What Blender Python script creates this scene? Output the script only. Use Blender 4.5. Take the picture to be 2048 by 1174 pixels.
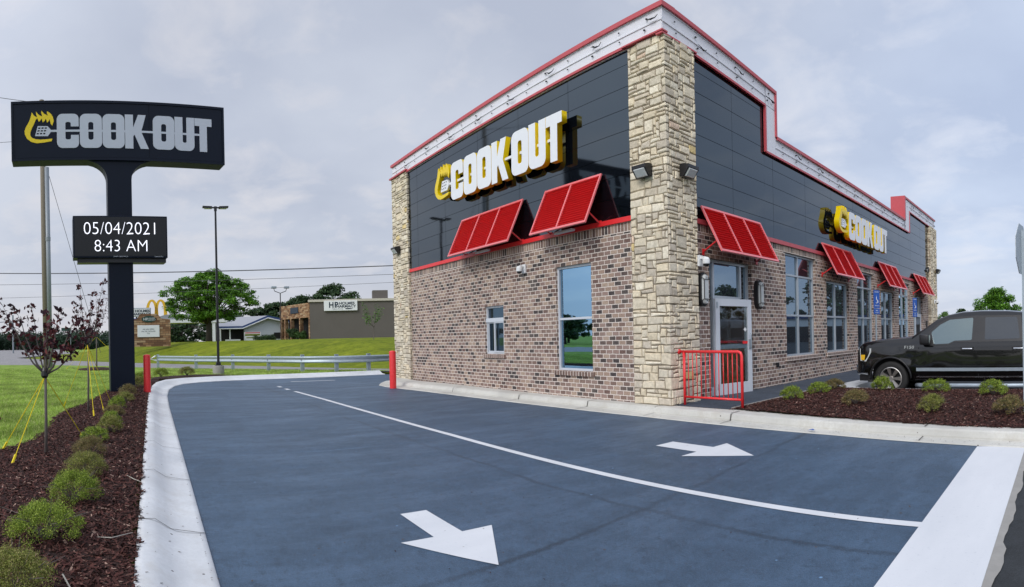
import bpy, bmesh, math, random
import numpy as np
from mathutils import Matrix, Vector
random.seed(7); rng = np.random.default_rng(7)
S = bpy.context.scene
C = S.collection
PI = math.pi
for o in list(bpy.data.objects): bpy.data.objects.remove(o)

# ------------------------------------------------------------------ camera (stitched phone panorama: cylindrical)
YAW, TX, TY, F, CY, EYE = .9499, -.0008, .02167, 1160.6, 674.3, 1.53
def rotx(a): return np.array([[1,0,0],[0,math.cos(a),-math.sin(a)],[0,math.sin(a),math.cos(a)]])
def roty(a): return np.array([[math.cos(a),0,math.sin(a)],[0,1,0],[-math.sin(a),0,math.cos(a)]])
RW = np.array([[math.cos(YAW),-math.sin(YAW),0],[math.sin(YAW),math.cos(YAW),0],[0,0,1]]) @ rotx(TX) @ roty(TY)
cam = bpy.data.cameras.new('camera'); cam_o = bpy.data.objects.new('camera', cam); C.objects.link(cam_o)
cam.type = 'PANO'; cam.panorama_type = 'CENTRAL_CYLINDRICAL'
cam.central_cylindrical_range_u_min = -1024/F; cam.central_cylindrical_range_u_max = 1024/F
cam.central_cylindrical_range_v_min = -(1174-CY)/F; cam.central_cylindrical_range_v_max = CY/F
cam.central_cylindrical_radius = 1.0
cam.clip_start = .05; cam.clip_end = 3000
m = Matrix.Identity(4)
for r in range(3):
    m[r][0], m[r][1], m[r][2] = RW[r,0], RW[r,2], -RW[r,1]
m[2][3] = EYE
cam_o.matrix_world = m
S.camera = cam_o

# ------------------------------------------------------------------ world: overcast morning sky
SUN_EL, SUN_AZ = math.radians(38), math.radians(290)   # azimuth of the light's origin, from +X towards +Y
W = bpy.data.worlds.new('World'); S.world = W; W.use_nodes = True
nt = W.node_tree; nt.nodes.clear(); N = nt.nodes.new; Lk = nt.links.new
out = N('ShaderNodeOutputWorld'); bg = N('ShaderNodeBackground'); bg.inputs['Strength'].default_value = .1
sky = N('ShaderNodeTexSky'); sky.sky_type = 'NISHITA'; sky.sun_disc = False
sky.sun_elevation = SUN_EL; sky.sun_rotation = math.radians(90) - SUN_AZ; sky.air_density = 1.5; sky.dust_density = 3
tc = N('ShaderNodeTexCoord'); sep = N('ShaderNodeSeparateXYZ'); Lk(tc.outputs['Generated'], sep.inputs[0])
# clouds lie on a flat layer overhead: project the direction on it
zz = N('ShaderNodeMath'); zz.operation = 'MAXIMUM'; zz.inputs[1].default_value = .0; Lk(sep.outputs['Z'], zz.inputs[0])
za = N('ShaderNodeMath'); za.operation = 'ADD'; za.inputs[1].default_value = .22; Lk(zz.outputs[0], za.inputs[0])
dv = N('ShaderNodeVectorMath'); dv.operation = 'DIVIDE'; Lk(tc.outputs['Generated'], dv.inputs[0])
cb = N('ShaderNodeCombineXYZ'); [Lk(za.outputs[0], cb.inputs[i]) for i in range(3)]; Lk(cb.outputs[0], dv.inputs[1])
def noise(scale, detail, rough, off, dist=0.0):
    mp = N('ShaderNodeMapping'); mp.inputs['Location'].default_value = off; mp.inputs['Scale'].default_value = (1, 1, .35)
    Lk(dv.outputs[0], mp.inputs[0]); n = N('ShaderNodeTexNoise'); n.inputs['Scale'].default_value = scale
    n.inputs['Detail'].default_value = detail; n.inputs['Roughness'].default_value = rough
    n.inputs['Distortion'].default_value = dist
    Lk(mp.outputs[0], n.inputs['Vector']); return n
n1 = noise(1.3, 6, .5, (3.1, .4, 0)); n2 = noise(3.4, 8, .55, (8.2, 1.9, 0), .3)
r1 = N('ShaderNodeValToRGB'); e = r1.color_ramp.elements
e[0].position = .34; e[0].color = (5.0, 5.5, 6.75, 1); e[1].position = .66; e[1].color = (6.5, 6.95, 8.0, 1)
Lk(n1.outputs['Fac'], r1.inputs[0])
r2 = N('ShaderNodeValToRGB'); e = r2.color_ramp.elements
e[0].position = .5; e[0].color = (0, 0, 0, 1); e[1].position = .76; e[1].color = (1, 1, 1, 1)
Lk(n2.outputs['Fac'], r2.inputs[0])
mx = N('ShaderNodeMix'); mx.data_type = 'RGBA'; Lk(r2.outputs[0], mx.inputs['Factor']); Lk(r1.outputs[0], mx.inputs['A'])
mx.inputs['B'].default_value = (7.5, 7.5, 8.05, 1)
# paler, warmer band low over the horizon
r3 = N('ShaderNodeMapRange'); r3.inputs['From Min'].default_value = .0; r3.inputs['From Max'].default_value = .13
r3.inputs['To Min'].default_value = .75; r3.inputs['To Max'].default_value = 0; Lk(sep.outputs['Z'], r3.inputs['Value'])
mh = N('ShaderNodeMix'); mh.data_type = 'RGBA'; Lk(r3.outputs[0], mh.inputs['Factor']); Lk(mx.outputs['Result'], mh.inputs['A'])
mh.inputs['B'].default_value = (7.6, 7.45, 7.6, 1)
ms = N('ShaderNodeMix'); ms.data_type = 'RGBA'; ms.inputs['Factor'].default_value = .93
Lk(sky.outputs[0], ms.inputs['A']); Lk(mh.outputs['Result'], ms.inputs['B'])
def dirdot(v, a, b, c, d_):
    q = N('ShaderNodeVectorMath'); q.operation = 'DOT_PRODUCT'; Lk(tc.outputs['Generated'], q.inputs[0]); q.inputs[1].default_value = v
    w = N('ShaderNodeMapRange'); w.interpolation_type = 'SMOOTHSTEP'
    for k_, x_ in zip(('From Min', 'From Max', 'To Min', 'To Max'), (a, b, c, d_)): w.inputs[k_].default_value = x_
    Lk(q.outputs['Value'], w.inputs['Value']); return w.outputs[0]
gl = N('ShaderNodeMix'); gl.data_type = 'RGBA'; gl.blend_type = 'MULTIPLY'; gl.inputs['Factor'].default_value = 1
Lk(ms.outputs['Result'], gl.inputs['A']); gc = N('ShaderNodeCombineXYZ'); gf = dirdot((math.cos(SUN_EL)*math.cos(SUN_AZ), math.cos(SUN_EL)*math.sin(SUN_AZ), math.sin(SUN_EL)), .0, 1.0, 1.0, 1.85)
[Lk(gf, gc.inputs[i]) for i in range(3)]; Lk(gc.outputs[0], gl.inputs['B'])
gb_ = N('ShaderNodeMix'); gb_.data_type = 'RGBA'; gb_.blend_type = 'MULTIPLY'; Lk(dirdot((.35, .94, 0), .35, 1.0, 0, 1), gb_.inputs['Factor']); Lk(gl.outputs['Result'], gb_.inputs['A']); gb_.inputs['B'].default_value = (1.02, 1.1, 1.2, 1)
Lk(gb_.outputs['Result'], bg.inputs['Color']); Lk(bg.outputs[0], out.inputs[0])

sun = bpy.data.lights.new('sun', 'SUN'); sun.energy = 1.5; sun.angle = math.radians(22); sun.color = (1, .96, .9)
so = bpy.data.objects.new('sun', sun); C.objects.link(so)
d = Vector((math.cos(SUN_EL)*math.cos(SUN_AZ), math.cos(SUN_EL)*math.sin(SUN_AZ), math.sin(SUN_EL)))
so.rotation_euler = d.to_track_quat('Z', 'Y').to_euler()
S.view_settings.view_transform = 'Standard'; S.view_settings.look = 'None'
S.view_settings.exposure = 0.0; S.view_settings.gamma = 1.0
S.cycles.use_denoising = True; S.cycles.max_bounces = 6; S.cycles.transparent_max_bounces = 6
S.cycles.caustics_reflective = False; S.cycles.caustics_refractive = False

# ------------------------------------------------------------------ materials
class NT:
    def __init__(s, name):
        s.m = bpy.data.materials.new(name); s.m.use_nodes = True; s.t = s.m.node_tree
        s.p = s.t.nodes['Principled BSDF']
    def n(s, t, **k):
        o = s.t.nodes.new(t)
        for a, v in k.items():
            if a in o.inputs.keys() if False else False: pass
            setattr(o, a, v)
        return o
    def l(s, a, b): s.t.links.new(a, b)
    def obj(s): return s.n('ShaderNodeTexCoord').outputs['Object']
    def uv(s): return s.n('ShaderNodeTexCoord').outputs['UV']
    def noise(s, vec, scale, detail=4, rough=.55, sc=None):
        if sc:
            mp = s.n('ShaderNodeMapping'); mp.inputs['Scale'].default_value = sc; s.l(vec, mp.inputs[0]); vec = mp.outputs[0]
        o = s.n('ShaderNodeTexNoise'); o.inputs['Scale'].default_value = scale; o.inputs['Detail'].default_value = detail
        o.inputs['Roughness'].default_value = rough; s.l(vec, o.inputs['Vector']); return o.outputs['Fac']
    def ramp(s, fac, stops, interp='LINEAR'):
        o = s.n('ShaderNodeValToRGB'); cr = o.color_ramp; cr.interpolation = interp
        while len(cr.elements) < len(stops): cr.elements.new(.5)
        for el, (p, c) in zip(cr.elements, stops): el.position = p; el.color = (*c, 1) if len(c) == 3 else c
        s.l(fac, o.inputs[0]); return o.outputs[0]
    def mix(s, f, a, b, mode='MIX'):
        o = s.n('ShaderNodeMix', data_type='RGBA', blend_type=mode)
        for v, k in ((f, 'Factor'), (a, 'A'), (b, 'B')):
            if isinstance(v, (int, float)): o.inputs[k].default_value = v
            elif isinstance(v, tuple): o.inputs[k].default_value = (*v, 1)
            else: s.l(v, o.inputs[k])
        return o.outputs['Result']
    def math(s, op, a, b):
        o = s.n('ShaderNodeMath', operation=op)
        for i, v in enumerate((a, b)):
            if isinstance(v, (int, float)): o.inputs[i].default_value = v
            else: s.l(v, o.inputs[i])
        return o.outputs[0]
    def bump(s, h, strength, dist):
        o = s.n('ShaderNodeBump'); o.inputs['Strength'].default_value = strength; o.inputs['Distance'].default_value = dist
        s.l(h, o.inputs['Height']); s.l(o.outputs[0], s.p.inputs['Normal'])
    def set(s, **k):
        for a, v in k.items():
            key = {'col': 'Base Color', 'rough': 'Roughness', 'metal': 'Metallic', 'spec': 'Specular IOR Level', 'coat': 'Coat Weight', 'ior': 'IOR'}[a]
            if isinstance(v, (int, float)): s.p.inputs[key].default_value = v
            elif isinstance(v, tuple): s.p.inputs[key].default_value = (*v, 1)
            else: s.l(v, s.p.inputs[key])
        return s
def plain(name, col, rough=.5, metal=0, spec=.5, var=.12, scale=6, coat=0, bump=0):
    t = NT(name); nz = t.noise(t.obj(), scale, 5, .6)
    t.set(col=t.mix(nz, tuple(c*(1-var) for c in col), tuple(min(1, c*(1+var)) for c in col)), rough=rough, metal=metal, spec=spec, coat=coat)
    if bump: t.bump(t.noise(t.obj(), scale*8, 4, .6), .4, bump)
    return t.m

def brick_mat(name, swap=False, bw=.19, rh=.0937, mortar=.0095, mcol=(.88, .79, .71), pal=None):
    t = NT(name); uv = t.uv()
    dn = t.n('ShaderNodeTexNoise'); dn.inputs['Scale'].default_value = 16; dn.inputs['Detail'].default_value = 3; t.l(uv, dn.inputs['Vector'])
    sb = t.n('ShaderNodeVectorMath', operation='SUBTRACT'); t.l(dn.outputs['Color'], sb.inputs[0]); sb.inputs[1].default_value = (.5, .5, .5)
    sc = t.n('ShaderNodeVectorMath', operation='SCALE'); t.l(sb.outputs[0], sc.inputs[0]); sc.inputs['Scale'].default_value = .014
    ad = t.n('ShaderNodeVectorMath', operation='ADD'); t.l(uv, ad.inputs[0]); t.l(sc.outputs[0], ad.inputs[1])
    vec = ad.outputs[0]
    if swap:
        sp = t.n('ShaderNodeSeparateXYZ'); t.l(vec, sp.inputs[0]); cm = t.n('ShaderNodeCombineXYZ')
        t.l(sp.outputs[1], cm.inputs[0]); t.l(sp.outputs[0], cm.inputs[1]); vec = cm.outputs[0]
    b = t.n('ShaderNodeTexBrick'); t.l(vec, b.inputs['Vector'])
    b.inputs['Scale'].default_value = 1; b.inputs['Brick Width'].default_value = bw; b.inputs['Row Height'].default_value = rh
    b.inputs['Mortar Size'].default_value = mortar; b.inputs['Mortar Smooth'].default_value = .35; b.inputs['Bias'].default_value = 0
    b.inputs['Color1'].default_value = (0, 0, 0, 1); b.inputs['Color2'].default_value = (1, 1, 1, 1); b.inputs['Mortar'].default_value = (.5, .5, .5, 1)
    if swap: b.offset = 0
    pal = pal or [(0, (.013, .013, .02)), (.12, (.055, .033, .034)), (.19, (.2, .125, .1)), (.34, (.36, .25, .19)),
                  (.48, (.25, .165, .14)), (.64, (.42, .31, .235)), (.78, (.3, .2, .17)), (.9, (.13, .07, .06))]
    col = t.ramp(b.outputs['Color'], pal, 'CONSTANT')
    # faces of the bricks are mottled, with lime smears
    mot = t.noise(uv, 55, 4, .65); col = t.mix(t.ramp(mot, [(.35, (0,)*3), (.75, (.6,)*3)]), col, t.mix(.5, col, (.55, .46, .4)))
    col = t.mix(t.ramp(t.noise(uv, 38, 3, .6), [(.5, (0,)*3), (.72, (.6,)*3)]), col, (.07, .045, .04))
    sm = t.ramp(t.noise(uv, 1.6, 5, .6), [(.45, (0, 0, 0)), (.8, (.3, .3, .3))]); col = t.mix(sm, col, (.46, .38, .31))
    mc = t.mix(t.noise(uv, 3, 4, .6), tuple(c*.8 for c in mcol), mcol)
    t.set(col=t.mix(b.outputs['Fac'], col, mc), rough=.9, spec=.2)
    h = t.math('SUBTRACT', t.math('MULTIPLY', t.noise(uv, 40, 4, .6), .35), b.outputs['Fac'])
    t.bump(h, .8, .012)
    return t.m
M = {}
M['brick'] = brick_mat('tumbled_brick'); M['soldier'] = brick_mat('soldier_brick', True)
M['sill_brick'] = brick_mat('sill_brick', True, pal=[(0, (.11, .06, .05)), (.3, (.17, .1, .08)), (.7, (.2, .12, .1))])

def stone_mat():
    t = NT('limestone_ashlar'); a = t.n('ShaderNodeAttribute', attribute_name='tint')
    o = t.obj(); n = t.noise(o, 14, 6, .65)
    col = t.mix(1.0, a.outputs['Color'], t.ramp(n, [(.25, (.72, .7, .66)), (.6, (1.05, 1.03, 1)), (.85, (1.2, 1.18, 1.1))]), 'MULTIPLY')
    t.set(col=col, rough=.92, spec=.15); t.bump(t.noise(o, 22, 7, .65), .7, .02); return t.m
M['stone'] = stone_mat()
M['stone_joint'] = plain('stone_mortar', (.21, .17, .12), .95, var=.2, bump=.004)

def panel_mat(name, base):
    t = NT(name); o = t.obj()
    t.set(col=base, rough=t.ramp(t.noise(o, .8, 4, .6), [(.3, (.025,)*3), (.75, (.06,)*3)]), ior=1.9)
    t.p.inputs['Specular Tint'].default_value = (.7, .87, 1.0, 1)
    t.bump(t.noise(o, 1.1, 2, .5), .03, .02); return t.m
M['panel'] = panel_mat('black_gloss_panel', (.003, .004, .006))
M['seam'] = plain('panel_seam', (.004, .004, .006), .7)
M['red'] = plain('red_paint', (.78, .03, .035), .38, coat=.2, var=.08)
M['red_frame'] = plain('sky_paled_frame', (.8, .17, .18), .3, coat=.4, var=.05)  # frame red paled to pink: glossy sky reflection put into the base colour
M['red_dull'] = plain('red_coping', (.52, .075, .09), .4, var=.1)
M['white_metal'] = plain('white_trim', (.74, .74, .8), .35, var=.05)
M['black'] = plain('black_metal', (.012, .012, .014), .35)
M['navy'] = plain('navy_cabinet', (.003, .007, .018), .45, spec=.22, var=.15, scale=2)
M['dark'] = plain('dark_void', (.004, .004, .005), .8)
M['alu'] = plain('anodised_aluminium', (.5, .55, .6), .35, metal=.35, var=.06)
M['alu_light'] = plain('white_aluminium', (.62, .66, .72), .35, metal=.1, var=.04)
M['galv'] = plain('galvanised_steel', (.36, .42, .47), .45, metal=.5, var=.2, scale=9)
M['letter_white'] = plain('letter_face', (.8, .82, .86), .35, var=.03)
M['letter_grey'] = plain('sign_letter_grey', (.52, .56, .63), .45, var=.03)
M['yellow'] = plain('yellow_acrylic', (.85, .62, .0), .3, var=.04)
M['lens'] = plain('frosted_lens', (.55, .58, .58), .15, var=.15, scale=20)
M['strap'] = plain('yellow_webbing', (.8, .62, .01), .7)
M['conc_post'] = plain('concrete_base', (.3, .29, .27), .9, var=.2, scale=8, bump=.004)
M['bark'] = plain('young_bark', (.13, .11, .1), .9, var=.35, scale=30, bump=.004)
M['bark_dark'] = plain('old_bark', (.06, .05, .04), .95, var=.35, scale=12, bump=.02)
M['blue_sign'] = plain('blue_sign_face', (.01, .09, .42), .4, var=.05)
M['sign_white'] = plain('white_sign_face', (.75, .77, .78), .4, var=.03)
M['rubber'] = plain('tyre_rubber', (.012, .012, .012), .75, var=.2)
M['chrome'] = plain('chrome_trim', (.6, .62, .65), .15, metal=1, var=.03)
M['rim'] = plain('machined_alloy', (.55, .53, .5), .28, metal=.9, var=.05)
M['stucco'] = plain('grey_stucco', (.12, .108, .098), .95, var=.14, scale=.4, bump=.01)
M['cream'] = plain('cream_trim', (.5, .47, .4), .7)
M['white_wall'] = plain('white_siding', (.5, .54, .6), .8, var=.05)
M['grey_roof'] = plain('grey_shingles', (.3, .31, .34), .9, var=.15)
M['blue_trim'] = plain('blue_fascia', (.02, .05, .16), .6)
M['green_dark'] = plain('dark_green_oval', (.01, .05, .035), .5)
M['text_dark'] = plain('dark_lettering', (.015, .03, .05), .5)
M['arch_yellow'] = plain('golden_yellow', (.85, .5, .02), .4)
M['wire'] = plain('power_cable', (.09, .09, .1), .6)
M['pole_wood'] = plain('weathered_pole_wood', (.2, .17, .13), .95, var=.3, scale=12)
M['pole_grey'] = plain('grey_steel_pole', (.26, .29, .32), .55, metal=.3, var=.12)
M['rooftop'] = plain('rooftop_membrane', (.4, .4, .4), .9)
t = NT('led_text'); t.p.inputs['Emission Color'].default_value = (.85, .87, 1, 1); t.p.inputs['Emission Strength'].default_value = 1.1; M['led'] = t.m
t = NT('led_screen'); t.set(col=(.003, .003, .004), rough=.35); M['led_black'] = t.m

def glass_mat(name, tint, base, refl):
    t = NT(name); o = t.t.nodes['Material Output']; g = t.n('ShaderNodeBsdfGlossy'); g.inputs['Roughness'].default_value = .012
    g.inputs['Color'].default_value = (*tint, 1)
    nb = t.n('ShaderNodeBump'); nb.inputs['Strength'].default_value = .03; nb.inputs['Distance'].default_value = .02
    t.l(t.noise(t.obj(), 1.3, 2, .5), nb.inputs['Height']); t.l(nb.outputs[0], g.inputs['Normal'])
    t.set(col=base, rough=.4, spec=.3); mxs = t.n('ShaderNodeMixShader'); lw = t.n('ShaderNodeFresnel'); lw.inputs['IOR'].default_value = refl
    t.l(lw.outputs[0], mxs.inputs[0]); t.l(t.p.outputs[0], mxs.inputs[1]); t.l(g.outputs[0], mxs.inputs[2]); t.l(mxs.outputs[0], o.inputs[0]); return t.m
M['glass'] = glass_mat('dimmed_side_glass', (.25, .43, .6), (.004, .008, .014), 3.2)  # same coated glass as the front; its brighter sky reflection dimmed by tint
M['glass_front'] = glass_mat('brightened_front_glass', (.5, .66, .8), (.003, .006, .012), 4.6)  # lighter copy of the side window glass, stronger sky reflection set by tint
M['glass_dark'] = glass_mat('door_glass', (.6, .7, .8), (.012, .008, .008), 1.75)
t = NT('clear_door_glass'); o_ = t.t.nodes['Material Output']; g_ = t.n('ShaderNodeBsdfGlossy'); g_.inputs['Roughness'].default_value = .01; g_.inputs['Color'].default_value = (.75, .85, .95, 1)
tr_ = t.n('ShaderNodeBsdfTransparent'); tr_.inputs['Color'].default_value = (.88, .91, .92, 1); lw_ = t.n('ShaderNodeLayerWeight'); lw_.inputs['Blend'].default_value = .5; fr_n = t.n('ShaderNodeMath', operation='MULTIPLY_ADD'); pw_ = t.math('POWER', lw_.outputs['Facing'], 4); t.l(pw_, fr_n.inputs[0]); fr_n.inputs[1].default_value = .7; fr_n.inputs[2].default_value = .07
mx_ = t.n('ShaderNodeMixShader'); t.l(fr_n.outputs[0], mx_.inputs[0]); t.l(tr_.outputs[0], mx_.inputs[1]); t.l(g_.outputs[0], mx_.inputs[2]); t.l(mx_.outputs[0], o_.inputs[0]); M['clear_glass'] = t.m
M['tan_wall'] = plain('interior_brown_wall', (.1, .075, .06), .7); M['tile_floor'] = plain('interior_tile_floor', (.22, .1, .07), .35); M['wood'] = plain('oak_panel', (.42, .26, .12), .5)
t = NT('lit_ceiling_panel'); t.p.inputs['Emission Color'].default_value = (1, .93, .8, 1); t.p.inputs['Emission Strength'].default_value = 7; M['lit_panel'] = t.m
M['car_glass'] = glass_mat('car_side_glass', (.7, .9, .95), (.05, .07, .075), 2.2)
M['car_glass_dark'] = glass_mat('privacy_glass', (.7, .8, .9), (.006, .007, .009), 1.7)
t = NT('black_car_paint'); t.set(col=(.002, .002, .0025), rough=.14, spec=.35, coat=.6); t.p.inputs['Coat Roughness'].default_value = .03; M['carpaint'] = t.m

def asphalt(name, c0, c1, sealed=True):
    t = NT(name); o = t.obj(); B3 = lambda a: (a,)*3
    big = t.noise(o, .3, 6, .62); streak = t.noise(o, .9, 8, .7, sc=(.55, 1.3, 1)); st2 = t.noise(o, 1.0, 8, .7, sc=(1.7, .5, 1))
    col = t.mix(t.ramp(big, [(.3, B3(0)), (.7, B3(1))]), c0, c1)
    col = t.mix(t.ramp(streak, [(.45, B3(0)), (.7, B3(.75))]), col, tuple(c*.62 for c in c0))
    col = t.mix(t.ramp(st2, [(.47, B3(0)), (.72, B3(.8))]), col, tuple(c*1.5 for c in c1))
    cl = t.noise(o, 2.6, 8, .75); col = t.mix(t.ramp(cl, [(.5, B3(0)), (.66, B3(.6))]), col, tuple(c*1.4 for c in c1))
    cm_ = t.noise(o, 9, 8, .8); col = t.mix(t.ramp(cm_, [(.34, B3(.8)), (.49, B3(0))]), col, tuple(c*.5 for c in c0)); col = t.mix(t.ramp(t.noise(o, 42, 6, .85), [(.32, B3(.75)), (.46, B3(0))]), col, tuple(c*.5 for c in c0)); col = t.mix(t.ramp(t.noise(o, 21, 6, .8), [(.52, B3(0)), (.7, B3(.5))]), col, tuple(c*1.7 for c in c1))
    sp = t.n('ShaderNodeSeparateXYZ'); t.l(o, sp.inputs[0])
    if sealed:
        wob = t.math('MULTIPLY', t.math('SUBTRACT', t.noise(o, .9, 5, .6), .5), .3); fine_w = t.math('MULTIPLY', t.math('SUBTRACT', t.noise(o, 14, 4, .7), .5), .12)
        def seam(coord, at, slope, width, amt, tone):
            other = sp.outputs[1] if coord == 0 else sp.outputs[0]
            d_ = t.math('ABSOLUTE', t.math('ADD', t.math('ADD', t.math('SUBTRACT', sp.outputs[coord], at), t.math('MULTIPLY', other, slope)), t.math('ADD', wob, fine_w)), 0)
            return t.math('MULTIPLY', t.ramp(d_, [(0, B3(amt)), (width*.5, B3(amt*.7)), (width, B3(0))]), t.ramp(t.noise(o, .7, 3, .6), [(.35, B3(.25)), (.6, B3(1))]))
        col = t.mix(seam(0, -3.04, .09, .05, .9, 0), col, tuple(c*.38 for c in c0))       # across the lanes
        col = t.mix(seam(1, 3.76, 0, .045, .85, 0), col, tuple(c*.4 for c in c0))          # along the lane
        col = t.mix(seam(0, -7.75, .0, .03, .6, 0), col, tuple(c*1.9 for c in c1))        # pale scrape lines
        col = t.mix(seam(0, -5.9, -.12, .02, .4, 0), col, tuple(c*1.7 for c in c1))
    fine = t.noise(o, 110, 3, .75); col = t.mix(t.ramp(fine, [(.5, B3(0)), (.72, B3(.7))]), col, tuple(min(1, c*2.1) for c in c1))
    col = t.mix(t.ramp(t.noise(o, 70, 3, .75), [(.3, B3(.55)), (.45, B3(0))]), col, tuple(c*.4 for c in c0))
    for scl, lim, tone in ((2.3, .022, 4), (3.4, .02, .15), (1.1, .012, 6)):
        spot = t.n('ShaderNodeTexVoronoi'); spot.inputs['Scale'].default_value = scl; t.l(o, spot.inputs['Vector'])
        col = t.mix(t.ramp(spot.outputs['Distance'], [(.0, B3(1)), (lim, B3(.8)), (lim*1.5, B3(0))]), col, tuple(min(.7, c*tone) for c in c1))
    t.set(col=col, rough=t.ramp(st2, [(.3, B3(.6)), (.7, B3(.44))]) if sealed else .85, spec=.5)
    t.bump(t.math('ADD', t.noise(o, 70, 4, .75), t.math('MULTIPLY', t.noise(o, 3, 3, .6), .5)), .55, .012); return t.m
M['asphalt'] = asphalt('sealed_asphalt', (.033, .066, .112), (.048, .088, .145))
M['asphalt_dark'] = asphalt('dark_new_asphalt', (.018, .021, .024), (.026, .03, .034), False)
M['walk'] = asphalt('sealed_walkway', (.034, .045, .064), (.05, .064, .088), False)
M['road_far'] = asphalt('far_road_asphalt', (.2, .19, .19), (.26, .25, .25), False)
def concrete(name, c, joint=None):
    t = NT(name); o = t.obj(); n = t.noise(o, .9, 6, .62); f = t.noise(o, 30, 4, .65)
    col = t.mix(t.ramp(n, [(.3, (0,)*3), (.72, (1,)*3)]), tuple(x*.72 for x in c), c)
    col = t.mix(t.ramp(t.noise(o, 2.8, 7, .75), [(.5, (0,)*3), (.72, (.6,)*3)]), col, tuple(x*w for x, w in zip(c, (.66, .62, .56))))
    col = t.mix(t.ramp(f, [(.35, (.35,)*3), (.6, (0,)*3)]), col, tuple(x*.72 for x in c))
    sp = t.n('ShaderNodeTexVoronoi'); sp.inputs['Scale'].default_value = 4.5; t.l(o, sp.inputs['Vector'])
    col = t.mix(t.ramp(sp.outputs['Distance'], [(0, (1,)*3), (.045, (.9,)*3), (.06, (0,)*3)]), col, (.07, .06, .05))
    t.set(col=col, rough=.85, spec=.25); t.bump(t.noise(o, 90, 4, .65), .35, .003); return t.m
M['curb'] = concrete('curb_concrete', (.76, .78, .8))
M['curb_cream'] = concrete('gutter_concrete', (.66, .65, .6))
M['joint'] = plain('expansion_joint', (.06, .055, .05), .9)
def paint_mat():
    t = NT('white_road_paint'); o = t.obj(); n = t.noise(o, 1.2, 5, .6, sc=(1.5, .4, 1))
    t.set(col=t.mix(t.ramp(n, [(.35, (0,)*3), (.7, (1,)*3)]), t.mix(t.ramp(t.noise(o, 26, 5, .75), [(.3, (.6,)*3), (.4, (0,)*3)]), (.62, .64, .67), (.35, .38, .43)), t.mix(t.ramp(t.noise(o, 34, 4, .75), [(.3, (.5,)*3), (.39, (0,)*3)]), (.7, .715, .74), (.45, .48, .52))), rough=.6, spec=.3)
    t.bump(t.noise(o, 110, 4, .7), .3, .004); return t.m
M['paint'] = paint_mat()
def mulch_mat():
    t = NT('dark_bark_mulch'); o = t.obj(); v = t.n('ShaderNodeTexVoronoi'); v.inputs['Scale'].default_value = 38
    mp = t.n('ShaderNodeMapping'); mp.inputs['Scale'].default_value = (1, 1.7, 1); t.l(o, mp.inputs[0])
    t.l(t.mix(.06, mp.outputs[0], t.n('ShaderNodeTexNoise').outputs['Color']), v.inputs['Vector'])
    g = t.n('ShaderNodeRGBToBW'); t.l(v.outputs['Color'], g.inputs[0])
    t.set(col=t.ramp(g.outputs[0], [(.0, (.012, .006, .005)), (.5, (.045, .019, .015)), (.85, (.08, .038, .03)), (1, (.2, .12, .1))]), rough=.85, spec=.3)
    t.bump(t.math('ADD', v.outputs['Distance'], t.noise(o, 60, 5, .7)), .9, .03); return t.m
M['mulch'] = mulch_mat()
def tint_mat(name, rough=.8, trans=0, spec=.3):
    t = NT(name); a = t.n('ShaderNodeAttribute', attribute_name='tint'); t.set(col=a.outputs['Color'], rough=rough, spec=spec)
    if trans:
        o = t.t.nodes['Material Output']; tr = t.n('ShaderNodeBsdfTranslucent'); t.l(a.outputs['Color'], tr.inputs['Color'])
        mxs = t.n('ShaderNodeMixShader'); mxs.inputs[0].default_value = trans
        t.l(t.p.outputs[0], mxs.inputs[1]); t.l(tr.outputs[0], mxs.inputs[2]); t.l(mxs.outputs[0], o.inputs[0])
    return t.m
M['chip'] = tint_mat('bark_chips', .8); M['leaf'] = tint_mat('leaves', .55, .3); M['blade'] = tint_mat('grass_blades', .6, .3)
def lawn_mat(name, a, b, c, hill=False):
    t = NT(name); o = t.obj()
    col = t.mix(t.ramp(t.noise(o, .3, 5, .65, sc=(1, .4, 1)), [(.35, (0,)*3), (.65, (1,)*3)]), a, b)
    col = t.mix(t.ramp(t.noise(o, 2.2, 6, .75), [(.42, (0,)*3), (.68, (.9,)*3)]), col, c)
    col = t.mix(t.ramp(t.noise(o, 1.1, 7, .8, sc=(.5, .18, 1) if hill else (1, 1, 1)), [(.48, (0,)*3), (.66, (.8,)*3)]), col, tuple(x*.7 for x in c))
    col = t.mix(t.ramp(t.noise(o, .55, 7, .75, sc=(1.6, .5, 1)), [(.52, (0,)*3), (.7, (.6,)*3)]), col, (b[0]*1.35, b[1]*1.2, b[2]*1.8))
    t.set(col=col, rough=.9, spec=.15); t.bump(t.noise(o, 30, 5, .7), .8, .04); return t.m
M['lawn'] = lawn_mat('green_sod', (.22, .33, .05), (.3, .42, .07), (.13, .21, .03))
M['hill'] = lawn_mat('yellow_green_meadow', (.165, .205, .01), (.225, .265, .015), (.09, .13, .006), True)
def rough_stone(name, sc, pal):
    t = NT(name); uv = t.uv(); b = t.n('ShaderNodeTexBrick')
    dn = t.n('ShaderNodeTexNoise'); dn.inputs['Scale'].default_value = 2.5; t.l(uv, dn.inputs['Vector'])
    t.l(t.mix(.05, uv, dn.outputs['Color']), b.inputs['Vector'])
    b.inputs['Scale'].default_value = 1; b.inputs['Brick Width'].default_value = sc*2.6; b.inputs['Row Height'].default_value = sc; b.inputs['Mortar Size'].default_value = sc*.05
    b.inputs['Color1'].default_value = (0, 0, 0, 1); b.inputs['Color2'].default_value = (1, 1, 1, 1); b.inputs['Mortar'].default_value = (0, 0, 0, 1)
    t.set(col=t.mix(b.outputs['Fac'], t.ramp(b.outputs['Color'], pal), (.05, .035, .025)), rough=.95)
    t.bump(b.outputs['Color'], .8, .05); return t.m
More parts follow.
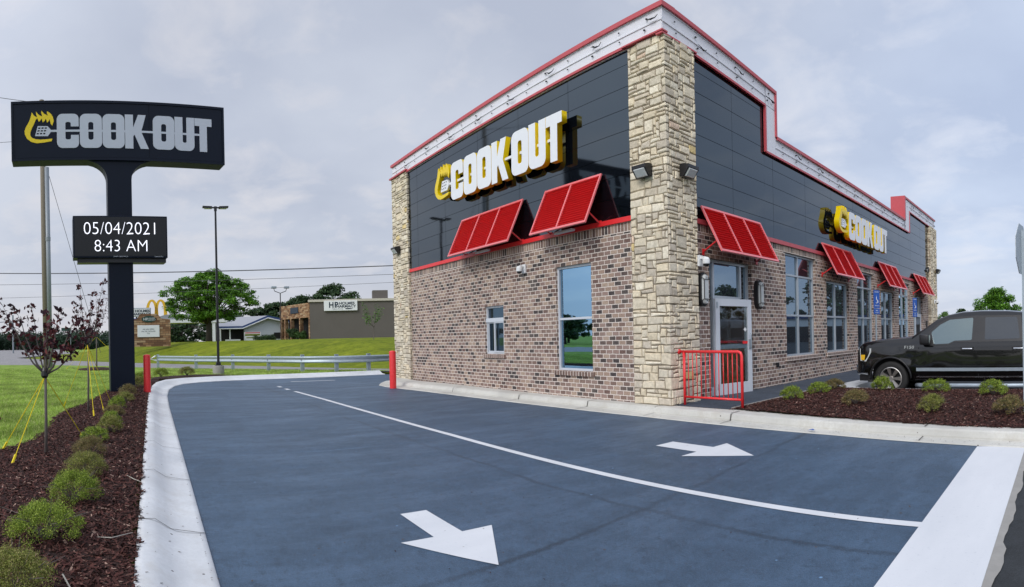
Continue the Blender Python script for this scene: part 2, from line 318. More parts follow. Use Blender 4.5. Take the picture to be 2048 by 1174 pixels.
M['fieldstone'] = rough_stone('brown_fieldstone', .2, [(0, (.12, .06, .035)), (.4, (.26, .14, .07)), (.7, (.36, .22, .12)), (1, (.44, .32, .2))])

# ------------------------------------------------------------------ mesh helpers
def tag(o, label=None, cat=None, group=None, kind=None):
    for k, v in (('label', label), ('category', cat), ('group', group), ('kind', kind)):
        if v: o[k] = v
    return o
def empty(name, loc=(0, 0, 0), rot=(0, 0, 0)):
    o = bpy.data.objects.new(name, None); C.objects.link(o); o.location = loc; o.rotation_euler = rot; o.empty_display_size = .2; return o
def link(name, me, mats, parent=None, smooth=False):
    for x in (mats if isinstance(mats, (list, tuple)) else [mats]): me.materials.append(M[x] if isinstance(x, str) else x)
    if smooth: me.polygons.foreach_set('use_smooth', [True]*len(me.polygons))
    o = bpy.data.objects.new(name, me); C.objects.link(o)
    if parent: o.parent = parent
    return o
class MB:
    def __init__(s): s.v = []; s.f = []; s.mi = []; s.cur = 0
    def add(s, vs, fs):
        k = len(s.v); s.v += [tuple(v) for v in vs]; s.f += [tuple(k+i for i in f) for f in fs]; s.mi += [s.cur]*len(fs); return s
    def box(s, x0, x1, y0, y1, z0, z1):
        return s.add([(x0,y0,z0),(x1,y0,z0),(x1,y1,z0),(x0,y1,z0),(x0,y0,z1),(x1,y0,z1),(x1,y1,z1),(x0,y1,z1)],
                     [(3,2,1,0),(4,5,6,7),(0,1,5,4),(1,2,6,5),(2,3,7,6),(3,0,4,7)])
    def bbox(s, x0, x1, y0, y1, z0, z1, b=.01):      # box with chamfered edges
        bm = bmesh.new(); bmesh.ops.create_cube(bm, size=1)
        for v in bm.verts: v.co = Vector(((x0+x1)/2+v.co.x*(x1-x0), (y0+y1)/2+v.co.y*(y1-y0), (z0+z1)/2+v.co.z*(z1-z0)))
        bmesh.ops.bevel(bm, geom=bm.edges[:], offset=b, segments=2, affect='EDGES', profile=.6)
        bm.verts.index_update(); s.add([v.co for v in bm.verts], [[v.index for v in f.verts] for f in bm.faces]); bm.free(); return s
    def quad(s, *p): return s.add(p, [tuple(range(len(p)))])
    def tube(s, pts, r, n=8, cap=True):
        pts = [Vector(p) for p in pts]; rs = r if isinstance(r, (list, tuple)) else [r]*len(pts); vs = []; fs = []
        up = None
        for i, p in enumerate(pts):
            t = (pts[min(i+1, len(pts)-1)]-pts[max(i-1, 0)]).normalized()
            if up is None: up = Vector((0, 0, 1)) if abs(t.z) < .9 else Vector((1, 0, 0))
            a = t.cross(up).normalized(); b = a.cross(t).normalized(); up = b
            for k in range(n):
                q = 2*PI*k/n; vs.append(p+(a*math.cos(q)+b*math.sin(q))*rs[i])
        for i in range(len(pts)-1):
            for k in range(n): fs.append((i*n+k, i*n+(k+1)%n, (i+1)*n+(k+1)%n, (i+1)*n+k))
        if cap: fs.append(tuple(range(n-1, -1, -1))); fs.append(tuple((len(pts)-1)*n+k for k in range(n)))
        return s.add(vs, fs)
    def prism(s, poly, z0, z1, axis='z'):            # poly in the plane across the axis
        n = len(poly); P = {'z': lambda a, b, c: (a, b, c), 'y': lambda a, b, c: (a, c, b), 'x': lambda a, b, c: (c, a, b)}[axis]
        vs = [P(a, b, z0) for a, b in poly]+[P(a, b, z1) for a, b in poly]
        return s.add(vs, [tuple(range(n-1, -1, -1)), tuple(range(n, 2*n))]+[(i, (i+1)%n, n+(i+1)%n, n+i) for i in range(n)])
    def lathe(s, prof, cx, cy, cz, axis='y', n=32):  # prof: (radius, along)
        vs = []; fs = []
        for r, a in prof:
            for k in range(n):
                q = 2*PI*k/n; c, d = r*math.cos(q), r*math.sin(q)
                vs.append({'y': (cx+c, cy+a, cz+d), 'z': (cx+c, cy+d, cz+a), 'x': (cx+a, cy+c, cz+d)}[axis])
        for i in range(len(prof)-1):
            for k in range(n): fs.append((i*n+k, i*n+(k+1)%n, (i+1)*n+(k+1)%n, (i+1)*n+k))
        return s.add(vs, fs)
    def mesh(s, name, normals=True):
        me = bpy.data.meshes.new(name); me.from_pydata(s.v, [], s.f); me.update()
        if normals:
            bm = bmesh.new(); bm.from_mesh(me); bmesh.ops.recalc_face_normals(bm, faces=bm.faces[:]); bm.to_mesh(me); bm.free()
        if any(s.mi): me.polygons.foreach_set('material_index', s.mi)
        uv = me.uv_layers.new(name='UVMap')
        for p in me.polygons:
            nn = p.normal; a = max(range(3), key=lambda i: abs(nn[i]))
            for li in p.loop_indices:
                c = me.vertices[me.loops[li].vertex_index].co
                uv.data[li].uv = (c.y, c.z) if a == 0 else (c.x, c.z) if a == 1 else (c.x, c.y)
        return me
    def build(s, name, mats, parent=None, smooth=False): return link(name, s.mesh(name), mats, parent, smooth)
def xf(o, T):                                         # move a mesh's own vertices
    o.data.transform(T); return o
def flat_poly(name, pts, z, mat, parent=None):
    mb = MB(); mb.add([(x, y, z) for x, y in pts], [tuple(range(len(pts)))]); me = mb.mesh(name, False)
    bm = bmesh.new(); bm.from_mesh(me); bmesh.ops.triangulate(bm, faces=bm.faces[:])
    for f in bm.faces:
        if f.normal.z < 0: f.normal_flip()
    bm.to_mesh(me); bm.free(); return link(name, me, mat, parent)
def quads_mesh(name, P, tint, mat, parent=None):
    """P: (n,4,3) or (n,3,3) points; tint: (n,3)"""
    n, k = P.shape[:2]; me = bpy.data.meshes.new(name); me.vertices.add(n*k); me.vertices.foreach_set('co', P.reshape(-1).astype(np.float32))
    me.loops.add(n*k); me.loops.foreach_set('vertex_index', np.arange(n*k, dtype=np.int32)); me.polygons.add(n)
    me.polygons.foreach_set('loop_start', np.arange(0, n*k, k, dtype=np.int32)); me.polygons.foreach_set('loop_total', np.full(n, k, dtype=np.int32))
    me.update(calc_edges=True); at = me.color_attributes.new('tint', 'FLOAT_COLOR', 'POINT')
    c = np.ones((n, k, 4), dtype=np.float32); c[:, :, :3] = tint[:, None, :]; at.data.foreach_set('color', c.reshape(-1))
    return link(name, me, mat, parent)
def rounded(pts):                                     # pts: (x, y[, r]) -> polygon with filleted corners
    out = []; n = len(pts)
    for i, p in enumerate(pts):
        r = p[2] if len(p) > 2 else 0
        if r <= 0: out.append((p[0], p[1])); continue
        a, b, c = Vector(pts[i-1][:2]), Vector(p[:2]), Vector(pts[(i+1)%n][:2])
        u, v = (a-b).normalized(), (c-b).normalized(); ang = u.angle(v); tt = min(r/math.tan(ang/2), (a-b).length*.49, (c-b).length*.49); r = tt*math.tan(ang/2)
        cen = b+(u+v).normalized()*(r/math.sin(ang/2)); s, e_ = b+u*tt-cen, b+v*tt-cen
        a0, a1 = math.atan2(s.y, s.x), math.atan2(e_.y, e_.x); dd = (a1-a0+PI) % (2*PI)-PI
        for k in range(7): q = a0+dd*k/6; out.append((cen.x+r*math.cos(q), cen.y+r*math.sin(q)))
    return out
def curve_mesh(name, loops, depth):                   # filled 2D outline (with holes) extruded along +z to depth
    cu = bpy.data.curves.new(name, 'CURVE'); cu.dimensions = '2D'; cu.fill_mode = 'BOTH'; cu.extrude = depth/2
    for lp in loops:
        sp = cu.splines.new('POLY'); sp.points.add(len(lp)-1); sp.use_cyclic_u = True
        for q, (x, y) in zip(sp.points, lp): q.co = (x, y, 0, 1)
    o = bpy.data.objects.new(name, cu); C.objects.link(o); me = bpy.data.meshes.new_from_object(o.evaluated_get(bpy.context.evaluated_depsgraph_get()))
    bpy.data.objects.remove(o); bpy.data.curves.remove(cu); me.transform(Matrix.Translation((0, 0, depth/2))); me.name = name; return me
def text_mesh(txt, size, depth=.004, spacing=1.0, xs=1.0, shear=0, thin=0.0):
    cu = bpy.data.curves.new('t', 'FONT'); cu.body = txt; cu.size = size; cu.extrude = depth/2; cu.align_x = 'CENTER'; cu.space_character = spacing; cu.resolution_u = 4; cu.shear = shear; cu.offset = thin
    o = bpy.data.objects.new('t', cu); C.objects.link(o); me = bpy.data.meshes.new_from_object(o.evaluated_get(bpy.context.evaluated_depsgraph_get()))
    bpy.data.objects.remove(o); bpy.data.curves.remove(cu); me.transform(Matrix.Diagonal((xs, 1, 1, 1))); return me
def text_on(name, txt, size, mat, parent, x, y, z, **k):   # in the local x-right, y-up, z-out frame of its parent
    me = text_mesh(txt, size, **k); me.transform(Matrix.Translation((x, y, z))); me.name = name; return link(name, me, mat, parent)

# ------------------------------------------------------------------ ground, pavement
XR, YL = -6.98, 8.6
def ground_h(x, y):
    """lawn and hill: flat near by, rising west of the side road"""
    def ss(a, b, t): t = np.clip((t-a)/(b-a), 0, 1); return t*t*(3-2*t)
    edge = -52+np.clip((y+3.5)*1.75, -60, 30)
    return 1.66*ss(0, 20, (edge-x))*ss(-15, -4, y+(x+55)*.05) + .0*x
def terrain(name, xs, ys, hf, mat, z0=0):
    nx, ny = len(xs), len(ys); X, Y = np.meshgrid(xs, ys); Z = hf(X, Y)+z0
    me = bpy.data.meshes.new(name); me.from_pydata(np.stack([X.ravel(), Y.ravel(), Z.ravel()], 1).tolist(), [], [(j*nx+i, j*nx+i+1, (j+1)*nx+i+1, (j+1)*nx+i) for j in range(ny-1) for i in range(nx-1)])
    me.update(); return tag(link(name, me, mat, smooth=True), kind='structure')
# one wide sheet to the horizon
terrain('ground', np.linspace(-900, 900, 40), np.linspace(-900, 900, 40), lambda x, y: x*0-.14, 'lawn')
terrain('hill', np.linspace(-150, -24, 120), np.linspace(-15.5, 70, 90), lambda x, y: ground_h(x, y)*1.0-.02*np.minimum(1, np.maximum(0, (x+30)/6)), 'hill', .03)
EDGE = [(-23.35, 9.9), (-23.3, 4.2), (-23.1, 2.9), (-22.6, 1.85), (-21.8, 1.15), (-20.8, .8), (-19.2, .55), (-17, .43), (-14, .4), (-9.2, .4), (-6.5, .4), (-3, .4), (4, .4)]      # asphalt edge, left curb
INNER = [(-24.1, 9.9), (-24.05, 4.0), (-23.8, 2.5), (-23.2, 1.2), (-22.3, .5), (-21, .15), (-19.2, -.02), (-17, -.1), (-14, -.13), (-9.2, -.13), (-6.5, -.13), (-3, -.13), (4, -.13)]  # back of that curb
BEDGE = [(-17.2, 7.28), (-15, 7.55), (-12.45, 7.75), (-9.5, 7.92), (-7.06, 7.98), (-5.3, 7.9), (-3.3, 7.75), (-1.6, 7.48), (-.5, 7.28), (1.5, 7.1)]
BFACE = [(-17.2, 7.68), (-15, 7.95), (-12.45, 8.12), (-9.5, 8.24), (-7.06, 8.28), (-5.3, 8.22), (-3.3, 8.0), (-1.6, 7.74), (-.5, 7.56), (1.5, 7.4)]
lot = [(-17.2, 7.28), (-17.6, 7.6), (-19.9, 8.3), (-20.3, 9.2), (-20.6, 34), (-23.3, 34)]+EDGE[:-1]+[(-1.12, .4), (-1.12, 7.4)]+BEDGE[:-2][::-1]
flat_poly('drive_lane', [(-.5, .38), (-.5, 7.32), (-2.5, 8.1), (-6, 8.2), (-17.3, 8.2), (-20.0, 9.0), (-20.6, 34), (-23.5, 34)]+[(x, y) for x, y in EDGE[:-1]], 0, 'asphalt')['kind'] = 'structure'
flat_poly('cross_road', [(-.5, -60), (40, -60), (40, 80), (-5.0, 80), (-5.0, 13.9), (-5.0, 12.6), (-.5, 12.4)], -.02, 'asphalt_dark')['kind'] = 'structure'
flat_poly('sod_strip', [(-24.1, 9.9), (-24.05, 4.0), (-23.8, 2.5), (-23.2, 1.2), (-23.0, .6), (-25, -.5), (-26, -3), (-24.0, -6), (-38.6, -3.6), (-34.2, .1), (-31.2, 4.8), (-28.1, 7.4), (-25.5, 10), (-24.6, 11)], .105, 'lawn')['kind'] = 'structure'
LAWN_E = [(4, -1.9), (-3, -1.95), (-6.5, -2.05), (-7.3, -1.98), (-7.95, -1.74), (-9.4, -1.7), (-10.6, -1.86), (-11.9, -1.8), (-13.3, -1.56), (-15.2, -1.42), (-17.7, -1.25), (-20, -1.05), (-22.6, -.6), (-24.4, .4), (-25.3, 1.9), (-24.9, 2.9), (-24.2, 3.3)]
flat_poly('front_lawn', LAWN_E[:13]+[(-25, -.6), (-34.5, .1), (-38.8, -2.8), (-42.3, -7.6), (-43.2, -11.7), (-44, -16), (4, -16)], .11, 'lawn')['kind'] = 'structure'
flat_poly('side_road', [(-44.5, -16), (-43.4, -11.7), (-42.4, -7.6), (-39, -2.8), (-34.6, .1), (-31.4, 4.8), (-28.3, 7.4), (-25.4, 10.1), (-24.5, 11), (-24.0, 16), (-27, 18), (-28.9, 11.6), (-33.1, 8.6), (-36.7, 5.6), (-46.4, -1.3), (-49.6, -3.5), (-59.7, -10.6), (-72.3, -17.2), (-108, -14.5), (-155, -24), (-500, -70), (-500, -140), (-70, -30)], .045, 'road_far')['kind'] = 'structure'
flat_poly('main_road', [(-40, -17.5), (60, -16.2), (60, -30), (-60, -34), (-300, -110), (-300, -75)], -.06, 'road_far')['kind'] = 'structure'
# curbs: profile swept between two outlines, joints every few metres
def curb(name, outer, inner, prof, mat, kind='structure'):
    vs = []; fs = []; k = len(prof)
    for (x0, y0), (x1, y1) in zip(outer, inner):
        for t, z in prof: vs.append((x0+(x1-x0)*t, y0+(y1-y0)*t, z))
    for i in range(len(outer)-1):
        for j in range(k-1): fs.append((i*k+j, (i+1)*k+j, (i+1)*k+j+1, i*k+j+1))
    mb = MB(); mb.add(vs, fs); return tag(mb.build(name, mat, None, name == 'curb'), kind=kind)
def dens(p, q, step=.5):
    o1 = []; o2 = []
    for i in range(len(p)-1):
        n = max(1, int(math.dist(p[i], p[i+1])/step))
        for k in range(n):
            t = k/n; o1.append(tuple(p[i][c]*(1-t)+p[i+1][c]*t for c in (0, 1))); o2.append(tuple(q[i][c]*(1-t)+q[i+1][c]*t for c in (0, 1)))
    return o1+[p[-1]], o2+[q[-1]]
a, b = dens(EDGE, INNER)
curb('curb', a, b, [(0, .004), (.02, .02), (.1, .026), (.3, .034), (.45, .052), (.58, .085), (.7, .125), (.8, .146), (.9, .153), (1, .155), (1.0, -.1)], 'curb')
BTOP = [(x, min(8.62, 8.62+max(0, (x+5.4))*-.19)) for x, y in BFACE]
BTOP = [(-17.2, 8.4), (-15, 8.62), (-12.45, 8.62), (-9.5, 8.62), (-7.06, 8.62), (-5.3, 8.66), (-3.3, 8.36), (-1.6, 8.06), (-.5, 7.9), (1.5, 7.7)]
a, b = dens(BEDGE, BTOP); a2, _ = dens(BFACE, BTOP)
curb('building_gutter', a, a2, [(0, .004), (.03, .02), (.9, .03), (1, .035)], 'curb_cream')
curb('building_curb', a2, b, [(0, .0), (0, .06), (.06, .13), (.16, .15), (1, .155)], 'curb_cream')
# curb nose round the back corner of the building
nose_o = [(-17.2, 7.28), (-17.9, 7.35), (-18.7, 7.75), (-19.5, 8.3), (-19.9, 9.0), (-20.05, 10), (-20.3, 34)]
nose_i = [(-17.2, 8.4), (-17.4, 8.45), (-18.2, 8.5), (-18.9, 8.55), (-19.1, 9.0), (-19.15, 10), (-19.2, 34)]
a, b = dens(nose_o, nose_i); curb('corner_curb', a, b, [(0, .004), (.02, .02), (.35, .03), (.42, .12), (.5, .15), (1, .155)], 'curb_cream')
# joints in the kerbs (thin dark lines across them)
mb = MB()
for x in (-1.35, -2.95, -4.6, -6.4, -8.3, -10.2, -12.2, -14.2, -16.2, -18.2):
    mb.add([(x, -.12, .158), (x+.012, -.12, .158), (x+.012, .0, .156), (x, .0, .156)], [(0, 1, 2, 3)])
    mb.add([(x, .0, .155), (x+.012, .0, .155), (x+.012, .13, .07), (x, .13, .07)], [(0, 1, 2, 3)])
    mb.add([(x, .13, .07), (x+.012, .13, .07), (x+.012, .4, .026), (x, .4, .026)], [(0, 1, 2, 3)])
for x, yb in ((-11.2, 7.84), (-8.9, 7.93), (-7.1, 7.98), (-5.35, 7.9), (-1.95, 7.54), (-14, 7.63)):
    yf = yb+.31
    mb.add([(x, yb, .03), (x+.014, yb, .03), (x+.014, yf, .042), (x, yf, .042)], [(0, 1, 2, 3)])
    mb.add([(x, yf-.004, .03), (x+.02, yf-.004, .03), (x+.02, yf+.03, .15), (x, yf+.03, .15)], [(0, 1, 2, 3)])
    mb.add([(x, yf+.03, .162), (x+.02, yf+.03, .162), (x+.02, yf+.3, .162), (x, yf+.3, .162)], [(0, 1, 2, 3)])
tag(mb.build('curb_joints', 'joint'), kind='structure')
# sidewalk round the building
flat_poly('sidewalk', [(-7.3, 8.62), (-5.62, 8.62), (-5.66, 10.2), (-5.7, 12.0), (-5.5, 14.4), (-5.3, 15.4), (-5.3, 33), (-7.3, 33)], .162, 'walk')['kind'] = 'structure'
mb = MB(); mb.box(-5.3, -5.15, 15.2, 33, -.05, .158); mb.box(-5.66, -5.6, 8.75, 13.4, 0, .176)
tag(mb.build('sidewalk_edge', 'conc_post'), kind='structure')
a, b = dens([(-4.6, 12.95), (-5.0, 13.3), (-5.1, 14.0), (-5.12, 15.2)], [(-5.0, 12.75), (-5.45, 13.2), (-5.5, 14.0), (-5.4, 15.2)])
curb('bed_end_curb', a, b, [(0, -.02), (.1, .12), (.3, .16), (1, .168)], 'curb')
a, b = dens([(6, 12.75), (-4.6, 12.95)], [(6, 12.55), (-5.0, 12.72)]); curb('bed_back_curb', a, b, [(0, -.02), (.1, .12), (.3, .16), (1, .168)], 'curb')
def bed_z(x, y): return .165+.07*np.clip((y-8.1)/1.2, 0, 1)*np.clip((12.7-y)/1.2, 0, 1)*np.clip((x+5.6)/.8, 0, 1)
def mulch_sheet(name, inside, hz, x0, x1, y0, y1, step):
    xs, ys = np.arange(x0, x1, step), np.arange(y0, y1, step); X, Y = np.meshgrid(xs, ys); Z = hz(X, Y)+rng.normal(0, .006, X.shape)
    ok = inside(X, Y); nx = len(xs); fs = [(j*nx+i, j*nx+i+1, (j+1)*nx+i+1, (j+1)*nx+i) for j in range(len(ys)-1) for i in range(nx-1) if ok[j, i] and ok[j+1, i+1] and ok[j, i+1] and ok[j+1, i]]
    me = bpy.data.meshes.new(name); me.from_pydata(np.stack([X.ravel(), Y.ravel(), Z.ravel()], 1).tolist(), [], fs)
    bm = bmesh.new(); bm.from_mesh(me); bmesh.ops.delete(bm, geom=[v for v in bm.verts if not v.link_faces], context='VERTS'); bm.to_mesh(me); bm.free()
    return tag(link(name, me, 'mulch', smooth=True), kind='structure')
def interp(P, x): xs = [p[0] for p in P]; ys = [p[1] for p in P]; o = np.argsort(xs); return np.interp(x, np.array(xs)[o], np.array(ys)[o])
bt = [p for p in BTOP]; wob = lambda x, y: .03*np.sin(x*9)+.02*np.sin(x*23+1)
in_r = lambda x, y: (y > interp(bt, x)-.08+.5*wob(x, y)) & (y < 12.75) & (x > -5.62) & (x < 6)
mulch_sheet('right_mulch_bed', in_r, bed_z, -5.7, 6, 7.5, 12.8, .06)
lawn_line = [(p[0], p[1]) for p in LAWN_E[:13]]
left_z = lambda x, y: .15+.05*np.clip((-.1-y)/.4, 0, 1)+.0*x
in_l = lambda x, y: (y < interp([(p[0], p[1]) for p in INNER if p[0] > -23], x)+.01+.6*wob(x, y)) & (y > interp(lawn_line, x)+wob(x, y)*.6) & (x > -22.7) & (x < 4)
mulch_sheet('left_mulch_bed', in_l, left_z, -22.8, 4, -2.4, .3, .06)
flat_poly('corner_mulch_bed', [(-22.5, -.7), (-22.5, .65), (-23.2, 1.2), (-23.8, 2.5), (-24.05, 3.6), (-25.0, 2.9), (-25.4, 1.9), (-24.5, .4)], .165, 'mulch')['kind'] = 'structure'
# the wide white painted concrete strip, its raw edge, and the markings
mb = MB(); mb.box(-1.12, -.5, .36, 7.36, -.1, .006); tag(mb.build('stop_bar', 'paint'), kind='structure')
mb = MB()
ys = np.arange(-2, 7.4, .12); L1 = [(-.5, y, .0) for y in ys]; L2 = [(-.43+.018*math.sin(y*7)+random.uniform(-.012, .012), y, -.012) for y in ys]
n = len(ys); mb.add(L1+L2, [(i, n+i, n+i+1, i+1) for i in range(n-1)]); tag(mb.build('raw_concrete_edge', 'conc_post'), kind='structure')
def mark(name, pts): o = flat_poly(name, pts, .0045, 'paint'); o['kind'] = 'structure'; return o
ln = [(-17.2, 4.3), (-14.5, 4.4), (-11, 4.46), (-8, 4.49), (-5, 4.45), (-3, 4.43), (-1.12, 4.36)]
mark('lane_line', [(x, y+.055) for x, y in ln]+[(x, y-.055) for x, y in ln[::-1]])
for x in (-18.3, -19.4): mark('lane_dash', [(x, 4.2), (x+.45, 4.2), (x+.45, 4.33), (x, 4.33)])
mark('far_lane_line', [(-21.5, 5.2), (-21.3, 6.9), (-21.15, 6.9), (-21.35, 5.2)])
def arrow(tip, tail, hw, sw, hl):
    t, q = Vector(tip), Vector(tail); u = (t-q).normalized(); v = Vector((-u.y, u.x)); b_ = t-u*hl
    mark('lane_arrow', [tuple(p) for p in (t, b_+v*hw, b_+v*sw, q+v*sw, q-v*sw, b_-v*sw, b_-v*hw)])
arrow((-3.23, 2.16), (-4.62, 2.2), .4, .125, .73)
arrow((-3.65, 6.13), (-5.12, 6.19), .49, .18, .76)

# ------------------------------------------------------------------ restaurant building
B = empty('restaurant_building', (-13, 20, 0))
tag(B, 'brick and stone drive-through restaurant with glossy black upper panels and red awnings', 'restaurant')
binv = Matrix.Translation((13, -20, 0))
def part(mb, name, mats, smooth=False, parent=None):
    o = mb.build(name, mats, parent or B, smooth)
    if parent is None: o.data.transform(binv)
    return o
def under(mb, name, mats, parent, smooth=False):      # sub-part: same world frame as the parent part
    o = mb.build(name, mats, parent, smooth); o.data.transform(binv); return o
def wall(fix, axis, u0, u1, z0, z1, holes, depth, sgn):
    """wall plane at fix; axis 'y': plane Y=fix running in x (outside = -y); 'x': plane X=fix running in y (outside = +x)"""
    us = sorted({u0, u1, *[h[0] for h in holes], *[h[1] for h in holes]}); zs = sorted({z0, z1, *[h[2] for h in holes], *[h[3] for h in holes]})
    P = (lambda u, z, d: (u, fix+d, z)) if axis == 'y' else (lambda u, z, d: (fix-d, u, z))
    mb = MB()
    for i in range(len(us)-1):
        for j in range(len(zs)-1):
            a, b_, c, d_ = us[i], us[i+1], zs[j], zs[j+1]; mu, mz = (a+b_)/2, (c+d_)/2
            if any(h[0] < mu < h[1] and h[2] < mz < h[3] for h in holes): continue
            mb.quad(P(a, c, 0), P(b_, c, 0), P(b_, d_, 0), P(a, d_, 0))
    for a, b_, c, d_ in holes:
        mb.quad(P(a, c, 0), P(a, d_, 0), P(a, d_, depth), P(a, c, depth)); mb.quad(P(b_, c, 0), P(b_, d_, 0), P(b_, d_, depth), P(b_, c, depth))
        mb.quad(P(a, d_, 0), P(b_, d_, 0), P(b_, d_, depth), P(a, d_, depth)); mb.quad(P(a, c, 0), P(b_, c, 0), P(b_, c, depth), P(a, c, depth))
    return mb
LW = [(-13.28, -12.38, 1.08, 2.36), (-10.25, -9.06, .74, 3.1)]
RWN = [(13.52, 15.42, .85, 3.6), (16.2, 18.08, .85, 3.04), (18.9, 20.65, .85, 3.58), (21.55, 23.3, .85, 3.04), (24.05, 25.8, .85, 3.58)]
DOORS = [(10.03, 11.78, .15, 3.1), (26.75, 28.3, .15, 3.1)]
part(wall(YL, 'y', -19.0, -6.98, -.1, 3.6, LW, .16, -1), 'brick_wall', 'brick')
part(wall(XR, 'x', 8.6, 31.0, -.1, 3.6, RWN+DOORS, .18, 1), 'brick_wall', 'brick')
mb = MB(); mb.quad((-19, YL, 3.6), (-6.98, YL, 3.6), (-6.98, YL, 3.81), (-19, YL, 3.81)); part(mb, 'soldier_course', 'soldier')
mb = MB(); mb.quad((XR, 8.6, 3.6), (XR, 31, 3.6), (XR, 31, 3.81), (XR, 8.6, 3.81)); part(mb, 'soldier_course', 'soldier')
mb = MB(); mb.box(-19.1, -19.0, 8.7, 31, -.1, 5.9); mb.box(-19.1, -6.98, 30.9, 31, -.1, 5.9); part(mb, 'rear_wall', 'brick')
mb = MB(); mb.box(-19.0, -7.3, 8.95, 30.9, 5.3, 5.4); part(mb, 'roof_deck', 'rooftop')
# flashing
mb = MB(); mb.box(-17.85, -7.8, YL-.05, YL+.01, 3.8, 3.9); part(mb, 'red_flashing', 'red')
mb = MB(); mb.box(XR-.01, XR+.05, 9.5, 29.5, 3.76, 3.86); part(mb, 'red_flashing', 'red_dull')
# black panels: each panel its own bevelled sheet in front of a dark backing
def par_h(y): return 7.74-.03*max(0, y-8.5) if y <= 12.95 else (6.44 if y < 25 else 7.42)
mb = MB()
xs = [-17.86, -17.2, -15.32, -13.43, -11.54, -9.66, -7.78]
zs = [3.9]+[4.32+.435*i for i in range(7)]+[7.25]
for i in range(len(xs)-1):
    for j in range(len(zs)-1):
        k = random.uniform(-.0012, .0012); k2 = random.uniform(-.0012, .0012); a, b_, c, d_ = xs[i]+.005, xs[i+1]-.005, zs[j]+.005, zs[j+1]-.005
        mb.add([(a, YL-.02+k, c), (b_, YL-.02+k2, c), (b_, YL-.02-k, d_), (a, YL-.02-k2, d_), (a, YL, c), (b_, YL, c), (b_, YL, d_), (a, YL, d_)], [(0, 1, 2, 3), (0, 4, 5, 1), (1, 5, 6, 2), (2, 6, 7, 3), (3, 7, 4, 0)])
part(mb, 'black_panelling', 'panel')
mb = MB(); mb.quad((-19, YL+.004, 3.81), (-6.98, YL+.004, 3.81), (-6.98, YL+.004, 7.3), (-19, YL+.004, 7.3)); part(mb, 'panel_backing', 'seam')
mb = MB(); ysr = [9.48]+[11.0+1.88*i for i in range(10)]+[29.55]; zr = [3.86]+[4.3+.43*i for i in range(7)]+[7.1]
ztrim = lambda y: (7.2-.035*(y-8.5)) if y < 12.45 else (5.93 if y < 25.75 else 6.89)
allz = zr
cols = sorted(set(ysr+[12.45, 25.75]))
for i in range(len(cols)-1):
    a, b_ = cols[i], cols[i+1]; top0, top1 = ztrim(a+.01), ztrim(b_-.01)
    for j in range(len(zr)-1):
        c, d0 = zr[j], zr[j+1]
        if c >= min(top0, top1)-.03: continue
        ta, tb = (min(d0, top0), min(d0, top1)) if j < len(zr)-2 else (top0, top1)
        if top0-d0 < .05 : ta, tb = top0, top1
        ga = .004 if a in ysr else 0; gb = .004 if b_ in ysr else 0; k = random.uniform(-.0012, .0012); k2 = random.uniform(-.0012, .0012)
        mb.add([(XR+.02+k, a+ga, c+.005), (XR+.02+k2, b_-gb, c+.005), (XR+.02-k, b_-gb, tb-.005), (XR+.02-k2, a+ga, ta-.005)], [(0, 1, 2, 3)])
part(mb, 'black_panelling', 'panel')
mb = MB(); mb.quad((XR-.004, 8.6, 3.81), (XR-.004, 31, 3.81), (XR-.004, 31, 6.95), (XR-.004, 25.6, 6.95), (XR-.004, 25.6, 5.95), (XR-.004, 12.6, 5.95), (XR-.004, 12.6, 7.3), (XR-.004, 8.6, 7.3)); part(mb, 'panel_backing', 'seam')
# white parapet band with its rails, clips and hanging wires, red trims and coping
YP, XP = YL-.08, XR+.08
par = MB(); trim = MB(); cop = MB(); clips_, wires_ = [], []
def seg(fix, axis, u0, u1, za0, za1, zb0, zb1):      # white band between (za) and (zb) heights at u0 / u1
    P = (lambda u, z, d=0: (u, fix+d, z)) if axis == 'y' else (lambda u, z, d=0: (fix-d, u, z))
    h = lambda t, a, b_: a+(b_-a)*t
    rows = [(0, .0), (.03, .0), (.03, .03), (.47, .03), (.47, .0), (.53, .0), (.53, .03), (.97, .03), (.97, 0), (1, 0)]
    vs = []
    for t, d in rows: vs += [P(u0, h(t, za0, zb0), d*.6), P(u1, h(t, za1, zb1), d*.6)]
    par.add(vs, [(2*i, 2*i+1, 2*i+3, 2*i+2) for i in range(len(rows)-1)])
    L = abs(u1-u0); n = int(L/.72)
    for i in range(n):
        u = u0+(u1-u0)*(i+.5)/n; t = (i+.5)/n
        for hh in (.3, .72):
            z = h(hh, za0+(za1-za0)*t, zb0+(zb1-zb0)*t); s = .012 if i % 2 else .009; c = P(u+random.uniform(-.05, .05), z, -.012)
            q = MB(); q.box(c[0]-s*1.4, c[0]+s*1.4, c[1]-s*1.3, c[1]+s*1.3, c[2]-s, c[2]+s); clips_.append(q)
        if i % 2 == 1:
            z = h(random.choice((.38, .62)), za0+(za1-za0)*t, zb0+(zb1-zb0)*t)
            w = [P(u+dx, z+dz+random.uniform(-.012, .012), -.03-dd) for dx, dz, dd in ((0, .05, 0), (.07, .015, .02), (.16, -.03, .03), (.26, -.02, .02), (.31, .03, 0))]
            q = MB(); q.tube(w, [.005, .007, .018, .01, .005], 5); wires_.append(q)
seg(YP, 'y', -19.08, -6.9, 7.27, 7.25, 7.72, 7.7)
seg(XP, 'x', 8.52, 12.95, 7.2, 7.06, 7.7, 7.5)
seg(XP, 'x', 12.95, 25.0, 5.95, 5.95, 6.37, 6.37)
seg(XP, 'x', 25.0, 31.0, 6.9, 6.9, 7.35, 7.35)
